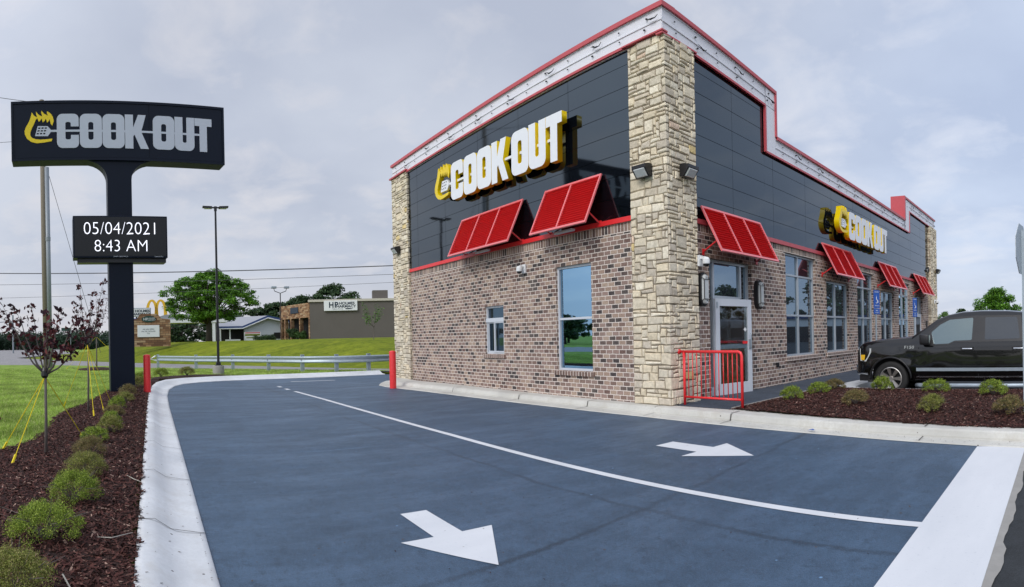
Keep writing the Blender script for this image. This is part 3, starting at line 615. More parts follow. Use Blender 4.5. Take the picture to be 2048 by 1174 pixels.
par.quad((XP, 12.48, 5.95), (XP, 12.95, 5.95), (XP, 12.95, 7.5), (XP, 12.48, 7.5)); par.quad((XP+.002, 25.0, 5.95), (XP+.002, 25.75, 5.95), (XP+.002, 25.75, 7.3), (XP+.002, 25.0, 7.3))
for q in ((-19.08, -6.9, YP, YP+.32, 7.2, 7.7), ): par.box(q[0]+.02, q[1]-.1, q[2]+.03, q[3], q[4], q[5]-.01)
par.box(XP-.32, XP-.1, 8.9, 12.93, 7.0, 7.46); par.box(XP-.32, XP-.1, 12.93, 25.0, 5.3, 6.35); par.box(XP-.6, XP-.1, 25.02, 31, 5.3, 7.33)
part(par, 'white_parapet', 'white_metal')
for q in clips_: part(q, 'light_clip', 'black')
for q in wires_: part(q, 'loose_wire', 'black')
cop.box(-19.12, -6.86, YP-.04, YP+.36, 7.7, 7.79)
def slab(mb, y0, y1, z0, z1, th, xa=XP+.04, xb=XP-.36): mb.add([(xa, y0, z0), (xb, y0, z0), (xa, y1, z1), (xb, y1, z1), (xa, y0, z0+th), (xb, y0, z0+th), (xa, y1, z1+th), (xb, y1, z1+th)], [(0, 1, 3, 2), (4, 6, 7, 5), (0, 4, 5, 1), (2, 3, 7, 6), (0, 2, 6, 4), (1, 5, 7, 3)])
slab(cop, 8.88, 12.99, 7.7, 7.49, .08); cop.box(XP-.36, XP+.035, 12.93, 13.0, 6.42, 7.5); slab(cop, 13.0, 24.93, 6.36, 6.34, .08)
cop.box(XP-.62, XP+.04, 24.86, 25.0, 6.36, 7.44); slab(cop, 24.99, 31.05, 7.35, 7.35, .08, xb=XP-.62)
part(cop, 'red_coping', 'red_dull')
trim.box(-17.9, -7.8, YP-.02, YP+.05, 7.215, 7.27); slab(trim, 9.5, 12.45, 7.13, 7.03, .05, XP+.02, XP-.04); trim.box(XP-.04, XP+.015, 12.42, 12.48, 5.92, 7.05)
trim.box(XP-.04, XP+.02, 12.48, 25.75, 5.9, 5.95); trim.box(XP-.04, XP+.02, 25.7, 25.78, 5.9, 6.92); trim.box(XP-.04, XP+.02, 25.78, 29.6, 6.86, 6.9)
trim.box(-7.9, -6.84, YP-.07, YP+.1, 7.21, 7.24); trim.box(XP-.1, XP+.06, 8.45, 9.56, 7.16, 7.19); trim.box(-19.2, -17.8, YP-.07, YP+.1, 7.27, 7.32)
part(trim, 'red_trim', 'red_dull')

# stone columns: coursed random ashlar, every stone its own lump with its own tone
def ashlar(strips, z0, z1, cell=.077, seed=1):
    """strips: list of (origin, direction, outward normal, width) that continue round the corner"""
    rd = random.Random(seed); widths = [s[3] for s in strips]; Wd = sum(widths); nu = max(3, int(round(Wd/cell))); cu = Wd/nu; nz = int((z1-z0)/cell); cz = (z1-z0)/nz
    occ = [[False]*nu for _ in range(nz)]; stones = []
    for j in range(nz):
        for i in range(nu):
            if occ[j][i]: continue
            w = rd.choice((1, 2, 2, 3, 3, 3, 4, 4, 5)); h = rd.choice((1, 1, 1, 2, 2, 2, 2)) if w > 1 else rd.choice((1, 2, 2))
            if w == 5: h = rd.choice((1, 1, 2, 3))
            while any(i+k >= nu or occ[j][i+k] for k in range(w)): w -= 1
            while j+h > nz: h -= 1
            while h > 1 and any(occ[j+q][i+k] for q in range(h) for k in range(w)): h -= 1
            for q in range(h):
                for k in range(w): occ[j+q][i+k] = True
            stones.append((i*cu, (i+w)*cu, z0+j*cz, z0+(j+h)*cz))
    grid = {}
    def jit(u, z):
        key = (round(u/cu), round((z-z0)/cz))
        if key not in grid: grid[key] = (rd.uniform(-.016, .016), rd.uniform(-.014, .014))
        a, b_ = grid[key]
        if u < cu*.5 or u > Wd-cu*.5: a = 0
        return a, b_
    bounds = [0]
    for w in widths: bounds.append(bounds[-1]+w)
    vs = []; fs = []; cols = []
    tones = [(.74, .66, .52), (.8, .73, .59), (.66, .59, .48), (.84, .78, .65), (.74, .68, .56), (.82, .74, .59), (.62, .56, .47), (.78, .69, .53), (.76, .61, .32), (.74, .58, .46)]
    for (a, b_, c, d_) in stones:
        tone = rd.choice(tones[:8] if rd.random() < .93 else tones); kf = rd.uniform(.85, 1.1); tone = tuple(x*kf for x in tone); bul = rd.uniform(.012, .028)
        pl = [a]+[x for x in bounds[1:-1] if a+.03 < x < b_-.03]+[b_]
        if len(pl) == 2 and any(abs(x-a) <= .03 or abs(x-b_) <= .03 for x in bounds[1:-1]): pass
        for s in range(len(pl)-1):
            u0, u1 = pl[s], pl[s+1]; mid = (u0+u1)/2; k = max(q for q in range(len(widths)) if bounds[q] <= mid+1e-6)
            O, D_, Nn, _w = strips[k]; O, D_, Nn = Vector(O), Vector(D_), Vector(Nn)
            def pt(u, z, out_):
                e = Vector((0, 0, 0))
                if k < len(strips)-1 and u > bounds[k+1]-1e-6: e = D_*out_          # outer corner: push out along both faces
                if k > 0 and u < bounds[k]+1e-6: e = D_*-out_
                return O+D_*(min(max(u, bounds[k]), bounds[k+1])-bounds[k])+Vector((0, 0, z))+Nn*out_+e
            g = .007; cA = s == 0; cB = s == len(pl)-2
            def corner(u, z, gu, gz, real):
                ju, jz = jit(u, z) if real else (0, 0); 
                if any(abs(u-x) < .04 for x in bounds[1:-1]): ju = 0
                return u+ju+gu, z+jz+gz
            q = [corner(u0, c, g if cA else 0, g, cA), corner(u1, c, -g if cB else 0, g, cB), corner(u1, d_, -g if cB else 0, -g, cB), corner(u0, d_, g if cA else 0, -g, cA)]
            if not cA or not cB:   # share the corner edge heights
                if not cB: q[1] = (u1, c+g); q[2] = (u1, d_-g)
                if not cA: q[0] = (u0, c+g); q[3] = (u0, d_-g)
            # ring of 8 points with slightly wobbly edges, then a raised inner ring
            def lerp(p1, p2, t): return (p1[0]+(p2[0]-p1[0])*t, p1[1]+(p2[1]-p1[1])*t)
            ring = []
            for e_ in range(4):
                p1, p2 = q[e_], q[(e_+1) % 4]; ring.append(p1); m_ = lerp(p1, p2, rd.uniform(.35, .65)); w_ = rd.uniform(-.006, .006)
                if (e_ == 1 and not cB) or (e_ == 3 and not cA): w_ = 0
                ring.append((m_[0]+(w_ if e_ % 2 else 0), m_[1]+(0 if e_ % 2 else w_)))
            cx_, cz_ = sum(p[0] for p in ring)/8, sum(p[1] for p in ring)/8; base = len(vs); ins = .014
            for p in ring: vs.append(pt(p[0], p[1], bul*.9 if ((abs(p[0]-u1) < 1e-6 and not cB) or (abs(p[0]-u0) < 1e-6 and not cA)) else -.004))
            for p in ring:
                du, dz_ = cx_-p[0], cz_-p[1]; pu = p[0]+(ins if du > .01 else -ins if du < -.01 else 0); pz = p[1]+(ins if dz_ > .01 else -ins if dz_ < -.01 else 0)
                if (abs(p[0]-u1) < 1e-6 and not cB) or (abs(p[0]-u0) < 1e-6 and not cA): pu = p[0]
                vs.append(pt(pu, pz, bul*.9 if pu == p[0] and du != 0 and abs(du) > .01 else bul*rd.uniform(.85, 1.0)))
            vs.append(pt(cx_, cz_, bul*rd.uniform(1.0, 1.25)))
            for e_ in range(8):
                e2 = (e_+1) % 8; fs.append((base+e_, base+e2, base+8+e2, base+8+e_)); fs.append((base+8+e_, base+8+e2, base+16))
            cols += [tone]*17
    # bulge offset at wrapped corners: push the edge out along both normals
    return vs, fs, cols
def column(name, strips, z0, z1, core, seed, parent_label=None):
    vs, fs, cols = ashlar(strips, z0, z1, seed=seed)
    me = bpy.data.meshes.new(name); me.from_pydata([tuple(v) for v in vs], [], fs); me.update()
    at = me.color_attributes.new('tint', 'FLOAT_COLOR', 'POINT'); at.data.foreach_set('color', np.array([(*c, 1) for c in cols], dtype=np.float32).ravel())
    o = link(name, me, 'stone', B); o.data.transform(binv)
    if parent_label: o['label'] = parent_label
    mb = MB(); mb.box(*core, z0-.1, z1); under(mb, 'stone_backing', 'stone_joint', o); return o
j = .03
column('stone_column', [((-7.8, YL-.1+j, 0), (1, 0, 0), (0, -1, 0), .94), ((-6.86, YL-.1+j, 0), (0, 1, 0), (1, 0, 0), .94)], .15, 7.2, (-7.8, -6.862, 8.532, 9.47), 3, 'tall corner stone column')
column('stone_column', [((-19.15, YL-.1+j, 0), (1, 0, 0), (0, -1, 0), 1.28), ((-17.87, YL-.1+j, 0), (0, 1, 0), (1, 0, 0), .12)], .02, 7.27, (-19.15, -17.872, 8.532, 9.2), 5, 'left stone column')
column('stone_column', [((-7.1, 29.6, 0), (1, 0, 0), (0, -1, 0), .26), ((-6.84, 29.6, 0), (0, 1, 0), (1, 0, 0), 1.5)], .1, 6.9, (-7.3, -6.842, 29.602, 31.1), 9, 'far stone column')
column('stone_column', [((-6.96, 8.56, 0), (0, 1, 0), (1, 0, 0), .05)], .15, .3, (-6.97, -6.96, 8.6, 8.62), 9) if False else None

# windows: aluminium frame with glass panes set back in the brick
def window_l(x0, x1, z0, z1, vbars, hbars, d=.11, mat='alu_light', fw=.05):
    mb = MB(); y0, y1 = YL+d-.05, YL+d+.03
    mb.box(x0, x0+fw, y0, y1, z0, z1); mb.box(x1-fw, x1, y0, y1, z0, z1); mb.box(x0+fw, x1-fw, y0+.002, y1, z1-fw, z1); mb.box(x0+fw, x1-fw, y0+.002, y1, z0, z0+fw)
    for v in vbars: mb.box(v-fw/2, v+fw/2, y0+.004, y1, z0+fw, z1-fw)
    for h in hbars: mb.box(x0+fw, x1-fw, y0+.006, y1, h-fw/2, h+fw/2)
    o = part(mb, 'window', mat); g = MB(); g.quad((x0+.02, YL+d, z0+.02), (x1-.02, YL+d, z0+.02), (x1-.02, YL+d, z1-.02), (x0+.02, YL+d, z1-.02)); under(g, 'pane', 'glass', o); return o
def window_r(y0_, y1_, z0, z1, vbars, hbars, d=.13, mat='alu', fw=.05, glass='glass_front'):
    mb = MB(); a, b_ = XR-d-.03, XR-d+.05
    mb.box(a, b_, y0_, y0_+fw, z0, z1); mb.box(a, b_, y1_-fw, y1_, z0, z1); mb.box(a, b_-.002, y0_+fw, y1_-fw, z1-fw, z1); mb.box(a, b_-.002, y0_+fw, y1_-fw, z0, z0+fw)
    for v in vbars: mb.box(a, b_-.004, v-fw/2, v+fw/2, z0+fw, z1-fw)
    for h in hbars: mb.box(a, b_-.006, y0_+fw, y1_-fw, h-fw/2, h+fw/2)
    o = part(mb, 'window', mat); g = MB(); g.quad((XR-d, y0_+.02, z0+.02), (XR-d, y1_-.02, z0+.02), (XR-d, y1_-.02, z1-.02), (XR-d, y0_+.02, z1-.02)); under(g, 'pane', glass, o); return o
w1 = window_l(*LW[0], [], [1.98]); w1['label'] = 'drive-through service window'
mb = MB()   # the sliding sash of the service window
for x0, x1, y in ((-13.2, -12.86, YL+.06), (-12.9, -12.42, YL+.04)):
    mb.box(x0, x0+.035, y, y+.02, 1.12, 1.94); mb.box(x1-.035, x1, y, y+.02, 1.12, 1.94); mb.box(x0, x1, y+.001, y+.02, 1.12, 1.16); mb.box(x0, x1, y+.001, y+.02, 1.9, 1.94)
mb.box(-13.28, -12.38, YL+.03, YL+.1, 1.93, 2.04)
under(mb, 'sliding_sash', 'alu_light', w1)
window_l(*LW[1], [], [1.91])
vb = [[14.42], [17.08], [19.75], [22.4], [24.9]]
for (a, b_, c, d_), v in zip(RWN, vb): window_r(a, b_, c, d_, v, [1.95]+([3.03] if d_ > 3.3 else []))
for a, b_, c, d_ in LW:
    mb = MB(); mb.bbox(a-.06, b_+.06, YL-.05, YL+.1, c-.11, c-.01, .008); part(mb, 'brick_sill', 'sill_brick')
for a, b_, c, d_ in RWN:
    mb = MB(); mb.bbox(XR-.1, XR+.05, a-.1, b_+.1, c-.12, c-.01, .008); part(mb, 'brick_sill', 'sill_brick')
# entrances
for k, (a, b_, c, d_) in enumerate(DOORS):
    mb = MB(); x0, x1 = XR-.2, XR-.1; fw = .06
    mb.box(x0, x1, a, a+fw, c, d_); mb.box(x0, x1, b_-fw, b_, c, d_); mb.box(x0, x1-.002, a+fw, b_-fw, d_-fw, d_)
    dl = a+.33; dr = b_-.38
    mb.box(x0, x1-.003, dl-.06, dl, c, d_-fw); mb.box(x0, x1-.004, dr, dr+.07, 2.3, d_-fw); mb.box(x0, x1-.005, dl, dr, 2.27, 2.33); mb.box(x0, x1-.006, a+fw, dl-.06, c, c+.2)
    f = part(mb, 'door_frame', 'alu')
    g = MB(); g.quad((XR-.15, a+.03, c+.02), (XR-.15, b_-.03, c+.02), (XR-.15, b_-.03, 2.3), (XR-.15, a+.03, 2.3)); under(g, 'side_pane', 'clear_glass' if k == 0 else 'glass_dark', f)
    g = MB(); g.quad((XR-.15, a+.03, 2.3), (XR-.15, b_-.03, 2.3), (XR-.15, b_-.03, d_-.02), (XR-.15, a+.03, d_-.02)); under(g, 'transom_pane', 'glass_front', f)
    # leaf, swung slightly outwards on its left hinge
    Wd, Hd = 1.16, 2.1; mb = MB(); st = .13
    mb.bbox(0, .045, 0, st, 0, Hd, .004); mb.bbox(0, .045, Wd-st, Wd, 0, Hd, .004); mb.bbox(.002, .043, st, Wd-st, Hd-.16, Hd, .004); mb.bbox(.002, .043, st, Wd-st, 0, .24, .004)
    g = MB(); g.box(.018, .026, st-.01, Wd-st+.01, .23, Hd-.15)
    hnd = MB(); hnd.bbox(.045, .07, Wd-.115, Wd-.04, .98, 1.2, .006); hnd.tube([(.075, Wd-.08, 1.0), (.1, Wd-.08, 1.03), (.1, Wd-.08, 1.3), (.075, Wd-.08, 1.33)], .011, 8); 
    hg = []
    for hz_ in (.12, 1.9): q = MB(); q.bbox(.045, .06, .03, .06, hz_, hz_+.13, .004); hg.append(q)
    pb = MB(); pb.box(-.012, -.004, st, Wd-st, 1.0, 1.1)
    T = binv @ Matrix.Translation((XR-.1, dl-.03, c+.012)) @ Matrix.Rotation(math.radians(-11 if k == 0 else 0), 4, 'Z')
    leaf = mb.build('door', 'alu_light', B); leaf.data.transform(T)
    for q, nm, mt in ((g, 'door_glass', 'clear_glass' if k == 0 else 'glass_dark'), (hnd, 'door_handle', 'galv'), (pb, 'push_bar', 'galv'), (hg[0], 'hinge', 'galv'), (hg[1], 'hinge', 'galv')): q.build(nm, mt, leaf).data.transform(T)
    if k == 0:
        q = MB(); q.prism([(.90, 1.42), (.95, 1.37), (1.0, 1.42), (.95, 1.47)], .027, .031, 'x'); q.build('door_sticker', 'sign_white', leaf).data.transform(T)
        q = MB(); q.box(.028, .032, .86, 1.02, 1.0+.1, 1.06+.1); q.build('door_notice', 'red', leaf).data.transform(T)

# the lit vestibule that shows through the glass of the corner entrance
mb = MB(); x0, x1, y0, y1, z0, z1 = -10.6, XR-.21, 9.2, 15.5, .15, 3.0
mb.quad((x0, y0, z0), (x0, y1, z0), (x0, y1, z1), (x0, y0, z1)); mb.quad((x0, y1, z0), (x1, y1, z0), (x1, y1, z1), (x0, y1, z1)); mb.quad((x0, y0, z0), (x1, y0, z0), (x1, y0, z1), (x0, y0, z1))
mb.quad((x0, y0, z1), (x1, y0, z1), (x1, y1, z1), (x0, y1, z1)); rm = part(mb, 'entrance_hall', 'tan_wall')
mb = MB(); mb.quad((x0, y0, z0+.004), (x1, y0, z0+.004), (x1, y1, z0+.004), (x0, y1, z0+.004)); under(mb, 'hall_floor', 'tile_floor', rm)
mb = MB(); mb.box(-9.6, -7.9, 12.6, 13.1, .16, 1.25); under(mb, 'service_counter', 'wood', rm)
mb = MB(); mb.box(-9.6, -7.9, 12.55, 13.15, 1.25, 1.3); under(mb, 'counter_top', 'red', rm)
mb = MB(); mb.box(-9.0, -8.2, 10.4, 11.4, 2.93, 2.97); under(mb, 'ceiling_lamp', 'lit_panel', rm)
mb = MB(); mb.box(-9.0, -8.2, 13.4, 14.4, 2.93, 2.97); under(mb, 'ceiling_lamp', 'lit_panel', rm)
mb = MB(); mb.box(-10.58, -10.5, 10.4, 12.8, 1.5, 2.3); under(mb, 'wall_board', 'black', rm)
# red louvred shutters (awnings) propped off the wall on struts
def shutter(origin, rotz, width, h, d, panels, name='awning'):
    """local: x along wall, y outwards, z up, hinge at the top"""
    T = binv @ Matrix.Translation(origin) @ Matrix.Rotation(rotz, 4, 'Z')
    brs = []; L = math.hypot(h, d); u = Vector((0, d/L, -h/L)); nrm = Vector((0, h/L, d/L)); fr = MB(); lv = MB(); br = MB(); t = .035
    def P(x, s, o_): return Vector((x, .03, 0))+u*s+nrm*o_
    def bar(mb, x0, x1, s0, s1, o0, o1):
        mb.add([P(x0, s0, o0), P(x1, s0, o0), P(x1, s1, o0), P(x0, s1, o0), P(x0, s0, o1), P(x1, s0, o1), P(x1, s1, o1), P(x0, s1, o1)], [(3, 2, 1, 0), (4, 5, 6, 7), (0, 1, 5, 4), (1, 2, 6, 5), (2, 3, 7, 6), (3, 0, 4, 7)])
    bar(fr, 0, width, 0, .05, 0, t); bar(fr, 0, width, L-.05, L, 0, t)
    for k in range(panels+1):
        x = min(max(width*k/panels-.02, 0), width-.04); bar(fr, x, x+.04, .05, L-.05, .0, t-.002)
    n = int((L-.1)/.06)
    for i in range(n):
        s = .055+(L-.11)*i/n
        for k in range(panels):
            a, b_ = width*k/panels+.02, width*(k+1)/panels-.02
            lv.add([P(a, s+.006, -.002), P(b_, s+.006, -.002), P(b_, s+.038, .034), P(a, s+.038, .034), P(a, s+.042, .028), P(b_, s+.042, .028), P(b_, s+.012, -.006), P(a, s+.012, -.006)], [(0, 1, 2, 3), (3, 2, 5, 4), (4, 5, 6, 7), (0, 7, 6, 1)])
    bar(lv, .03, width-.03, .05, L-.05, -.012, -.008)
    for x in (.12, width-.12):
        br = MB(); e_ = P(x, L*.72, -.01); br.tube([(x, .0, -h*.95), e_], .018, 8); br.bbox(x-.04, x+.04, -.0, .012, -h*.95-.07, -h*.95+.07, .003); brs.append(br)
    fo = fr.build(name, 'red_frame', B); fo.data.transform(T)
    lo = lv.build('louvres', 'red', fo); lo.data.transform(T); [b_.build('strut', 'red', fo).data.transform(T) for b_ in brs]; return fo
# left wall: outwards is -y, so turn by 180 and run to -x
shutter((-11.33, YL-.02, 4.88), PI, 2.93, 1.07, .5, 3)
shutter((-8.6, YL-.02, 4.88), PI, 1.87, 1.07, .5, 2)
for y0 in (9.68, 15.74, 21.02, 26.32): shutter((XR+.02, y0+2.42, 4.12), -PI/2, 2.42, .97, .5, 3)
# linear lights under the two left awnings
for x in (-12.9, -9.6):
    mb = MB(); mb.bbox(x-.3, x+.3, YL-.32, YL-.22, 3.78, 3.83, .006); part(mb, 'awning_light', 'alu_light')

# wall pack lights, security cameras, lanterns
def floodlight(o_, rotz):
    T = binv @ Matrix.Translation(o_) @ Matrix.Rotation(rotz, 4, 'Z')     # local y outwards
    mb = MB(); mb.prism([(0, -.12), (.05, -.13), (.08, -.13), (.21, .03), (.21, .09), (.08, .12), (0, .12)], -.17, .17, 'x')
    a = mb.build('wall_light', 'black', B); a.data.transform(T); g = MB()
    g.add([(-.135, .085, -.12), (.135, .085, -.12), (.135, .2, .02), (-.135, .2, .02), (-.12, .125, -.115), (.12, .125, -.115), (.12, .213, .0), (-.12, .213, .0)], [(4, 5, 6, 7), (0, 1, 5, 4), (1, 2, 6, 5), (2, 3, 7, 6), (3, 0, 4, 7)])
    b_ = g.build('light_lens', 'lens', a); b_.data.transform(T)
floodlight((-7.35, YL-.12, 4.66), PI); floodlight((-6.8, 9.02, 4.66), -PI/2); floodlight((-18.6, YL-.12, 4.66), PI)
floodlight((-6.75, 30.6, 4.6), -PI/2); floodlight((-7.05, 29.5, 4.6), PI)
def seccam(o_, rotz):
    T = binv @ Matrix.Translation(o_) @ Matrix.Rotation(rotz, 4, 'Z')
    mb = MB(); mb.bbox(-.07, .07, 0, .05, -.06, .16, .01); mb.bbox(-.03, .03, .03, .16, .08, .13, .01)
    mb.lathe([(.001, .1), (.05, .09), (.075, .05), (.075, -.02), (.07, -.04)], 0, .17, .02, 'z', 20)
    a = mb.build('security_camera', 'sign_white', B, False); a.data.transform(T)
    g = MB(); g.lathe([(.066, -.035), (.055, -.07), (.03, -.095), (.001, -.1)], 0, .17, .02, 'z', 16); g.build('camera_dome', 'black', a, True).data.transform(T)
seccam((-11.42, YL, 3.14), PI); seccam((-6.82, 9.46, 2.92), -PI/2); seccam((-6.8, 30.2, 2.9), -PI/2)
def lantern(y, x=XR):
    T = binv @ Matrix.Translation((x, y, 2.41)) @ Matrix.Rotation(-PI/2, 4, 'Z')
    oval = [(-.1, -.22), (-.06, -.31), (0, -.34), (.06, -.31), (.1, -.22), (.1, .22), (.06, .31), (0, .34), (-.06, .31), (-.1, .22)]
    big = [(a*1.35, b_*1.03) for a, b_ in oval]
    mb = MB(); P = lambda pts, y0, y1: mb.add([(a, y0, b_) for a, b_ in pts]+[(a, y1, b_) for a, b_ in pts], [tuple(range(9, -1, -1)), tuple(range(10, 20))]+[(i, (i+1) % 10, 10+(i+1) % 10, 10+i) for i in range(10)])
    P(big, .0, .1)
    a = mb.build('wall_lantern', 'black', B); a.data.transform(T); g = MB()
    k = [(p*.85, q*.9) for p, q in oval]; g.add([(p, .1, q) for p, q in k]+[(p*.8, .16, q*.95) for p, q in k], [tuple(range(10, 20))]+[(i, (i+1) % 10, 10+(i+1) % 10, 10+i) for i in range(10)])
    g.build('lantern_lens', 'lens', a).data.transform(T)
    c = MB()
    for s in (-.11, .11): c.tube([(s, .1, -.25), (s*.9, .17, -.2), (s*.9, .17, .2), (s, .1, .25)], .009, 6)
    for z in (-.2, .2): c.tube([(-.1, .17, z), (.1, .17, z)], .007, 6)
    c.tube([(0, .09, -.35), (0, .17, -.22)], .009, 6); c.tube([(0, .09, .35), (0, .17, .22)], .009, 6)
    c.build('lantern_cage', 'black', a).data.transform(T)
lantern(9.62, XR+.06); lantern(12.0)
mb = MB(); mb.tube([(XR+.1, 30.85, 2.7), (XR+.1, 30.85, .6)], .02, 6); mb.bbox(XR, XR+.12, 30.75, 30.95, 1.9, 2.2, .01); part(mb, 'conduit', 'galv')
mb = MB(); mb.bbox(XR, XR+.05, 12.9, 13.0, .62, .74, .01); part(mb, 'hose_bib', 'black')
mb = MB(); mb.bbox(XR, XR+.04, 28.9, 29.25, 1.55, 1.95, .01); part(mb, 'utility_box', 'black')

# ------------------------------------------------------------------ COOK OUT lettering
OUT = lambda w, r=.17: rounded([(0, 0, r), (w, 0, r), (w, 1, r), (0, 1, r)])
LET = {
 'C': [rounded([(0, 0, .17), (.64, 0, .14), (.64, .38), (.41, .38), (.41, .25, .05), (.25, .25, .05), (.25, .76, .05), (.41, .76, .05), (.41, .63), (.64, .63), (.64, 1, .14), (0, 1, .17)])],
 'O': [OUT(.65), rounded([(.25, .24, .06), (.40, .24, .06), (.40, .76, .06), (.25, .76, .06)])],
 'K': [[(0, 0), (.24, 0), (.24, .36), (.28, .41), (.46, 0), (.70, 0), (.48, .5), (.62, 1), (.39, 1), (.24, .62), (.24, 1), (0, 1)]],
 'U': [rounded([(0, 1), (0, 0, .17), (.60, 0, .17), (.60, 1), (.36, 1), (.36, .24, .05), (.24, .24, .05), (.24, 1)])],
 'T': [[(0, 1), (0, .77), (.15, .77), (.15, 0), (.38, 0), (.38, .77), (.53, .77), (.53, 1)]],
}
LAY = [('C', 0), ('O', .67), ('O', 1.335), ('K', 2.0), ('O', 2.83), ('U', 3.49), ('T', 4.1)]
fpx = [(312, 318), (306, 334), (262, 341), (215, 345), (180, 335), (156, 316), (142, 290), (140, 268), (148, 245), (162, 222), (174, 198), (182, 172), (187, 152), (198, 170), (207, 178), (219, 184), (213, 160), (213, 147), (226, 165), (238, 174), (252, 180), (245, 158), (247, 143), (260, 160), (272, 168), (287, 175), (280, 158), (282, 147), (303, 162), (316, 182), (322, 208), (312, 238), (303, 226), (299, 208), (298, 196), (287, 213), (280, 218), (277, 202), (273, 194), (264, 208), (254, 216), (250, 200), (246, 192), (237, 206), (229, 212), (224, 198), (219, 188), (210, 200), (205, 212), (196, 232), (184, 255), (175, 278), (176, 298), (188, 312), (210, 320), (240, 323), (280, 321)]
FLAME = [((x-340)/212, (377-y)/212) for x, y in fpx]
SPAT = [((x-340)/212, (377-y)/212) for x, y in [(222, 238), (284, 240), (302, 262), (302, 277), (284, 302), (205, 300)]]
HOLES = []
for r in range(3):
    for c in range(3):
        x0, y0 = 226-r*5+c*20, 247+r*17
        HOLES.append([((x-340)/212, (377-y)/212) for x, y in [(x0, y0), (x0+14, y0), (x0+12, y0+9), (x0-2, y0+9)]])
def lettering(root, H, x0, y0, zback, depth, face, side, flame, flat=False):
    """adds the letters as children of root in its x-right, y-up, z-out frame"""
    S_ = Matrix.Translation((x0, y0, zback)) @ Matrix.Diagonal((H, H, 1, 1))
    def put(name, loops, mats, dz=0, dp=depth):
        me = curve_mesh(name, loops, dp); me.transform(S_ @ Matrix.Translation((0, 0, dz)))
        for m_ in mats: me.materials.append(M[m_])
        if len(mats) > 1: me.materials.append(M['black']); me.polygons.foreach_set('material_index', [0 if p.normal.z > .7 else 2 if p.normal.z < -.7 else 1 for p in me.polygons])
        o = bpy.data.objects.new(name, me); C.objects.link(o); o.parent = root; return o
    for ch, x in LAY:
        put('letter', [[(a+x, b_) for a, b_ in lp] for lp in LET[ch]], (face,) if flat else (face, side))
    put('flame_emblem', [FLAME], (flame,) if flat else (flame, side))
    hz = depth*.35 if not flat else -.002
    put('spatula', [SPAT]+HOLES, (face,), depth*.3 if not flat else .001, depth*.5)
    put('spatula_handle', [[(-.19, .475), (4.3, .475), (4.3, .535), (-.19, .535)]], (face,), depth*.2 if not flat else -.003, depth*.4 if not flat else depth)
sg = tag(empty('wall_sign', (-14.42, YL, 5.46), (PI/2, 0, 0)), 'large white and yellow COOK OUT letters on the side wall above the drive-through window', 'wall sign')
lettering(sg, 1.05, 0, 0, .17, .15, 'letter_white', 'yellow', 'yellow'); sg.rotation_euler = (PI/2, math.radians(.9), 0)
sg = tag(empty('wall_sign', (XR, 17.25, 4.42), (PI/2, 0, PI/2)), 'foreshortened COOK OUT letter sign over the row of tall windows on the entrance side', 'wall sign')
lettering(sg, .88, 0, 0, .2, .17, 'letter_white', 'yellow', 'yellow')

# ------------------------------------------------------------------ pylon sign
PX, PY = Vector((-15.75, -3.8, 0)), Vector((-16.76, 2.22, 0)); ang = math.atan2(PY.y-PX.y, PY.x-PX.x); WID = (PY-PX).length
py = tag(empty('pylon_sign', (PX.x, PX.y, 0), (PI/2, 0, ang)), 'tall dark navy pylon sign reading COOK OUT over a lit date and time screen', 'road sign')
mb = MB(); mb.bbox(0, WID, 6.72, 8.4, -.55, -.02, .02)                # local x right, y up, z out
for a in ((0, WID, 8.33, 8.4), (0, WID, 6.72, 6.79)): mb.box(a[0], a[1], a[2], a[3], -.02, .012)
for a in ((0, .06), (WID-.06, WID)): mb.box(a[0], a[1], 6.79, 8.33, -.02, .012)
mb.build('sign_cabinet', 'navy', py)
mb = MB(); mb.box(.07, 3.88, 6.8, 8.32, -.018, -.006); mb.box(3.9, WID-.07, 6.8, 8.32, -.018, -.006); mb.build('sign_face', 'navy', py)
lettering(py, .96, 1.28, 7.06, -.006, .012, 'letter_grey', 'letter_grey', 'yellow', True)
mb = MB(); c0, c1 = 2.68, 3.37
fl = [(c0-.6, 6.735)]+[(c0-.0-.6+.6*math.sin(t*PI/2/8), 6.735-.52*(1-math.cos(t*PI/2/8))-.02) for t in range(1, 9)]
fr_ = [(c1+.6-.6*math.sin(t*PI/2/8), 6.735-.52*(1-math.cos(t*PI/2/8))-.02) for t in range(8, 0, -1)]+[(c1+.6, 6.735)]
pl = fl+[(c0, .1), (c1, .1)]+fr_
n = len(pl)
vs = [(x, y, -.5) for x, y in pl]+[(x, y, -.06) for x, y in pl]
mb.add(vs, [tuple(range(n)), tuple(range(n, 2*n))]+[(i, (i+1) % n, n+(i+1) % n, n+i) for i in range(n)])
mb.build('post', 'navy', py)
mb = MB(); mb.bbox(1.68, 4.33, 3.95, 5.12, -.42, .16, .015); led = mb.build('screen_housing', 'navy', py)
mb = MB(); mb.box(1.72, 4.29, 4.0, 5.08, .16, .166); mb.build('screen', 'led_black', led)
mb = MB(); mb.box(1.8, 4.3, 3.83, 3.95, -.35, .05); mb.build('screen_base', 'black', led)
text_on('date_text', '05/04/2021', .5, 'led', led, 3.02, 4.6, .168, xs=.93, thin=-.009); text_on('time_text', '8:43 AM', .48, 'led', led, 3.02, 4.12, .168, xs=.93, thin=-.009)
text_on('maker_text', 'DAKTRONICS', .05, 'letter_grey', led, 3.0, 3.97, .163, xs=1.3); text_on('series_text', 'GALAXY', .05, 'letter_grey', led, 4.08, 3.97, .163, xs=1.3)

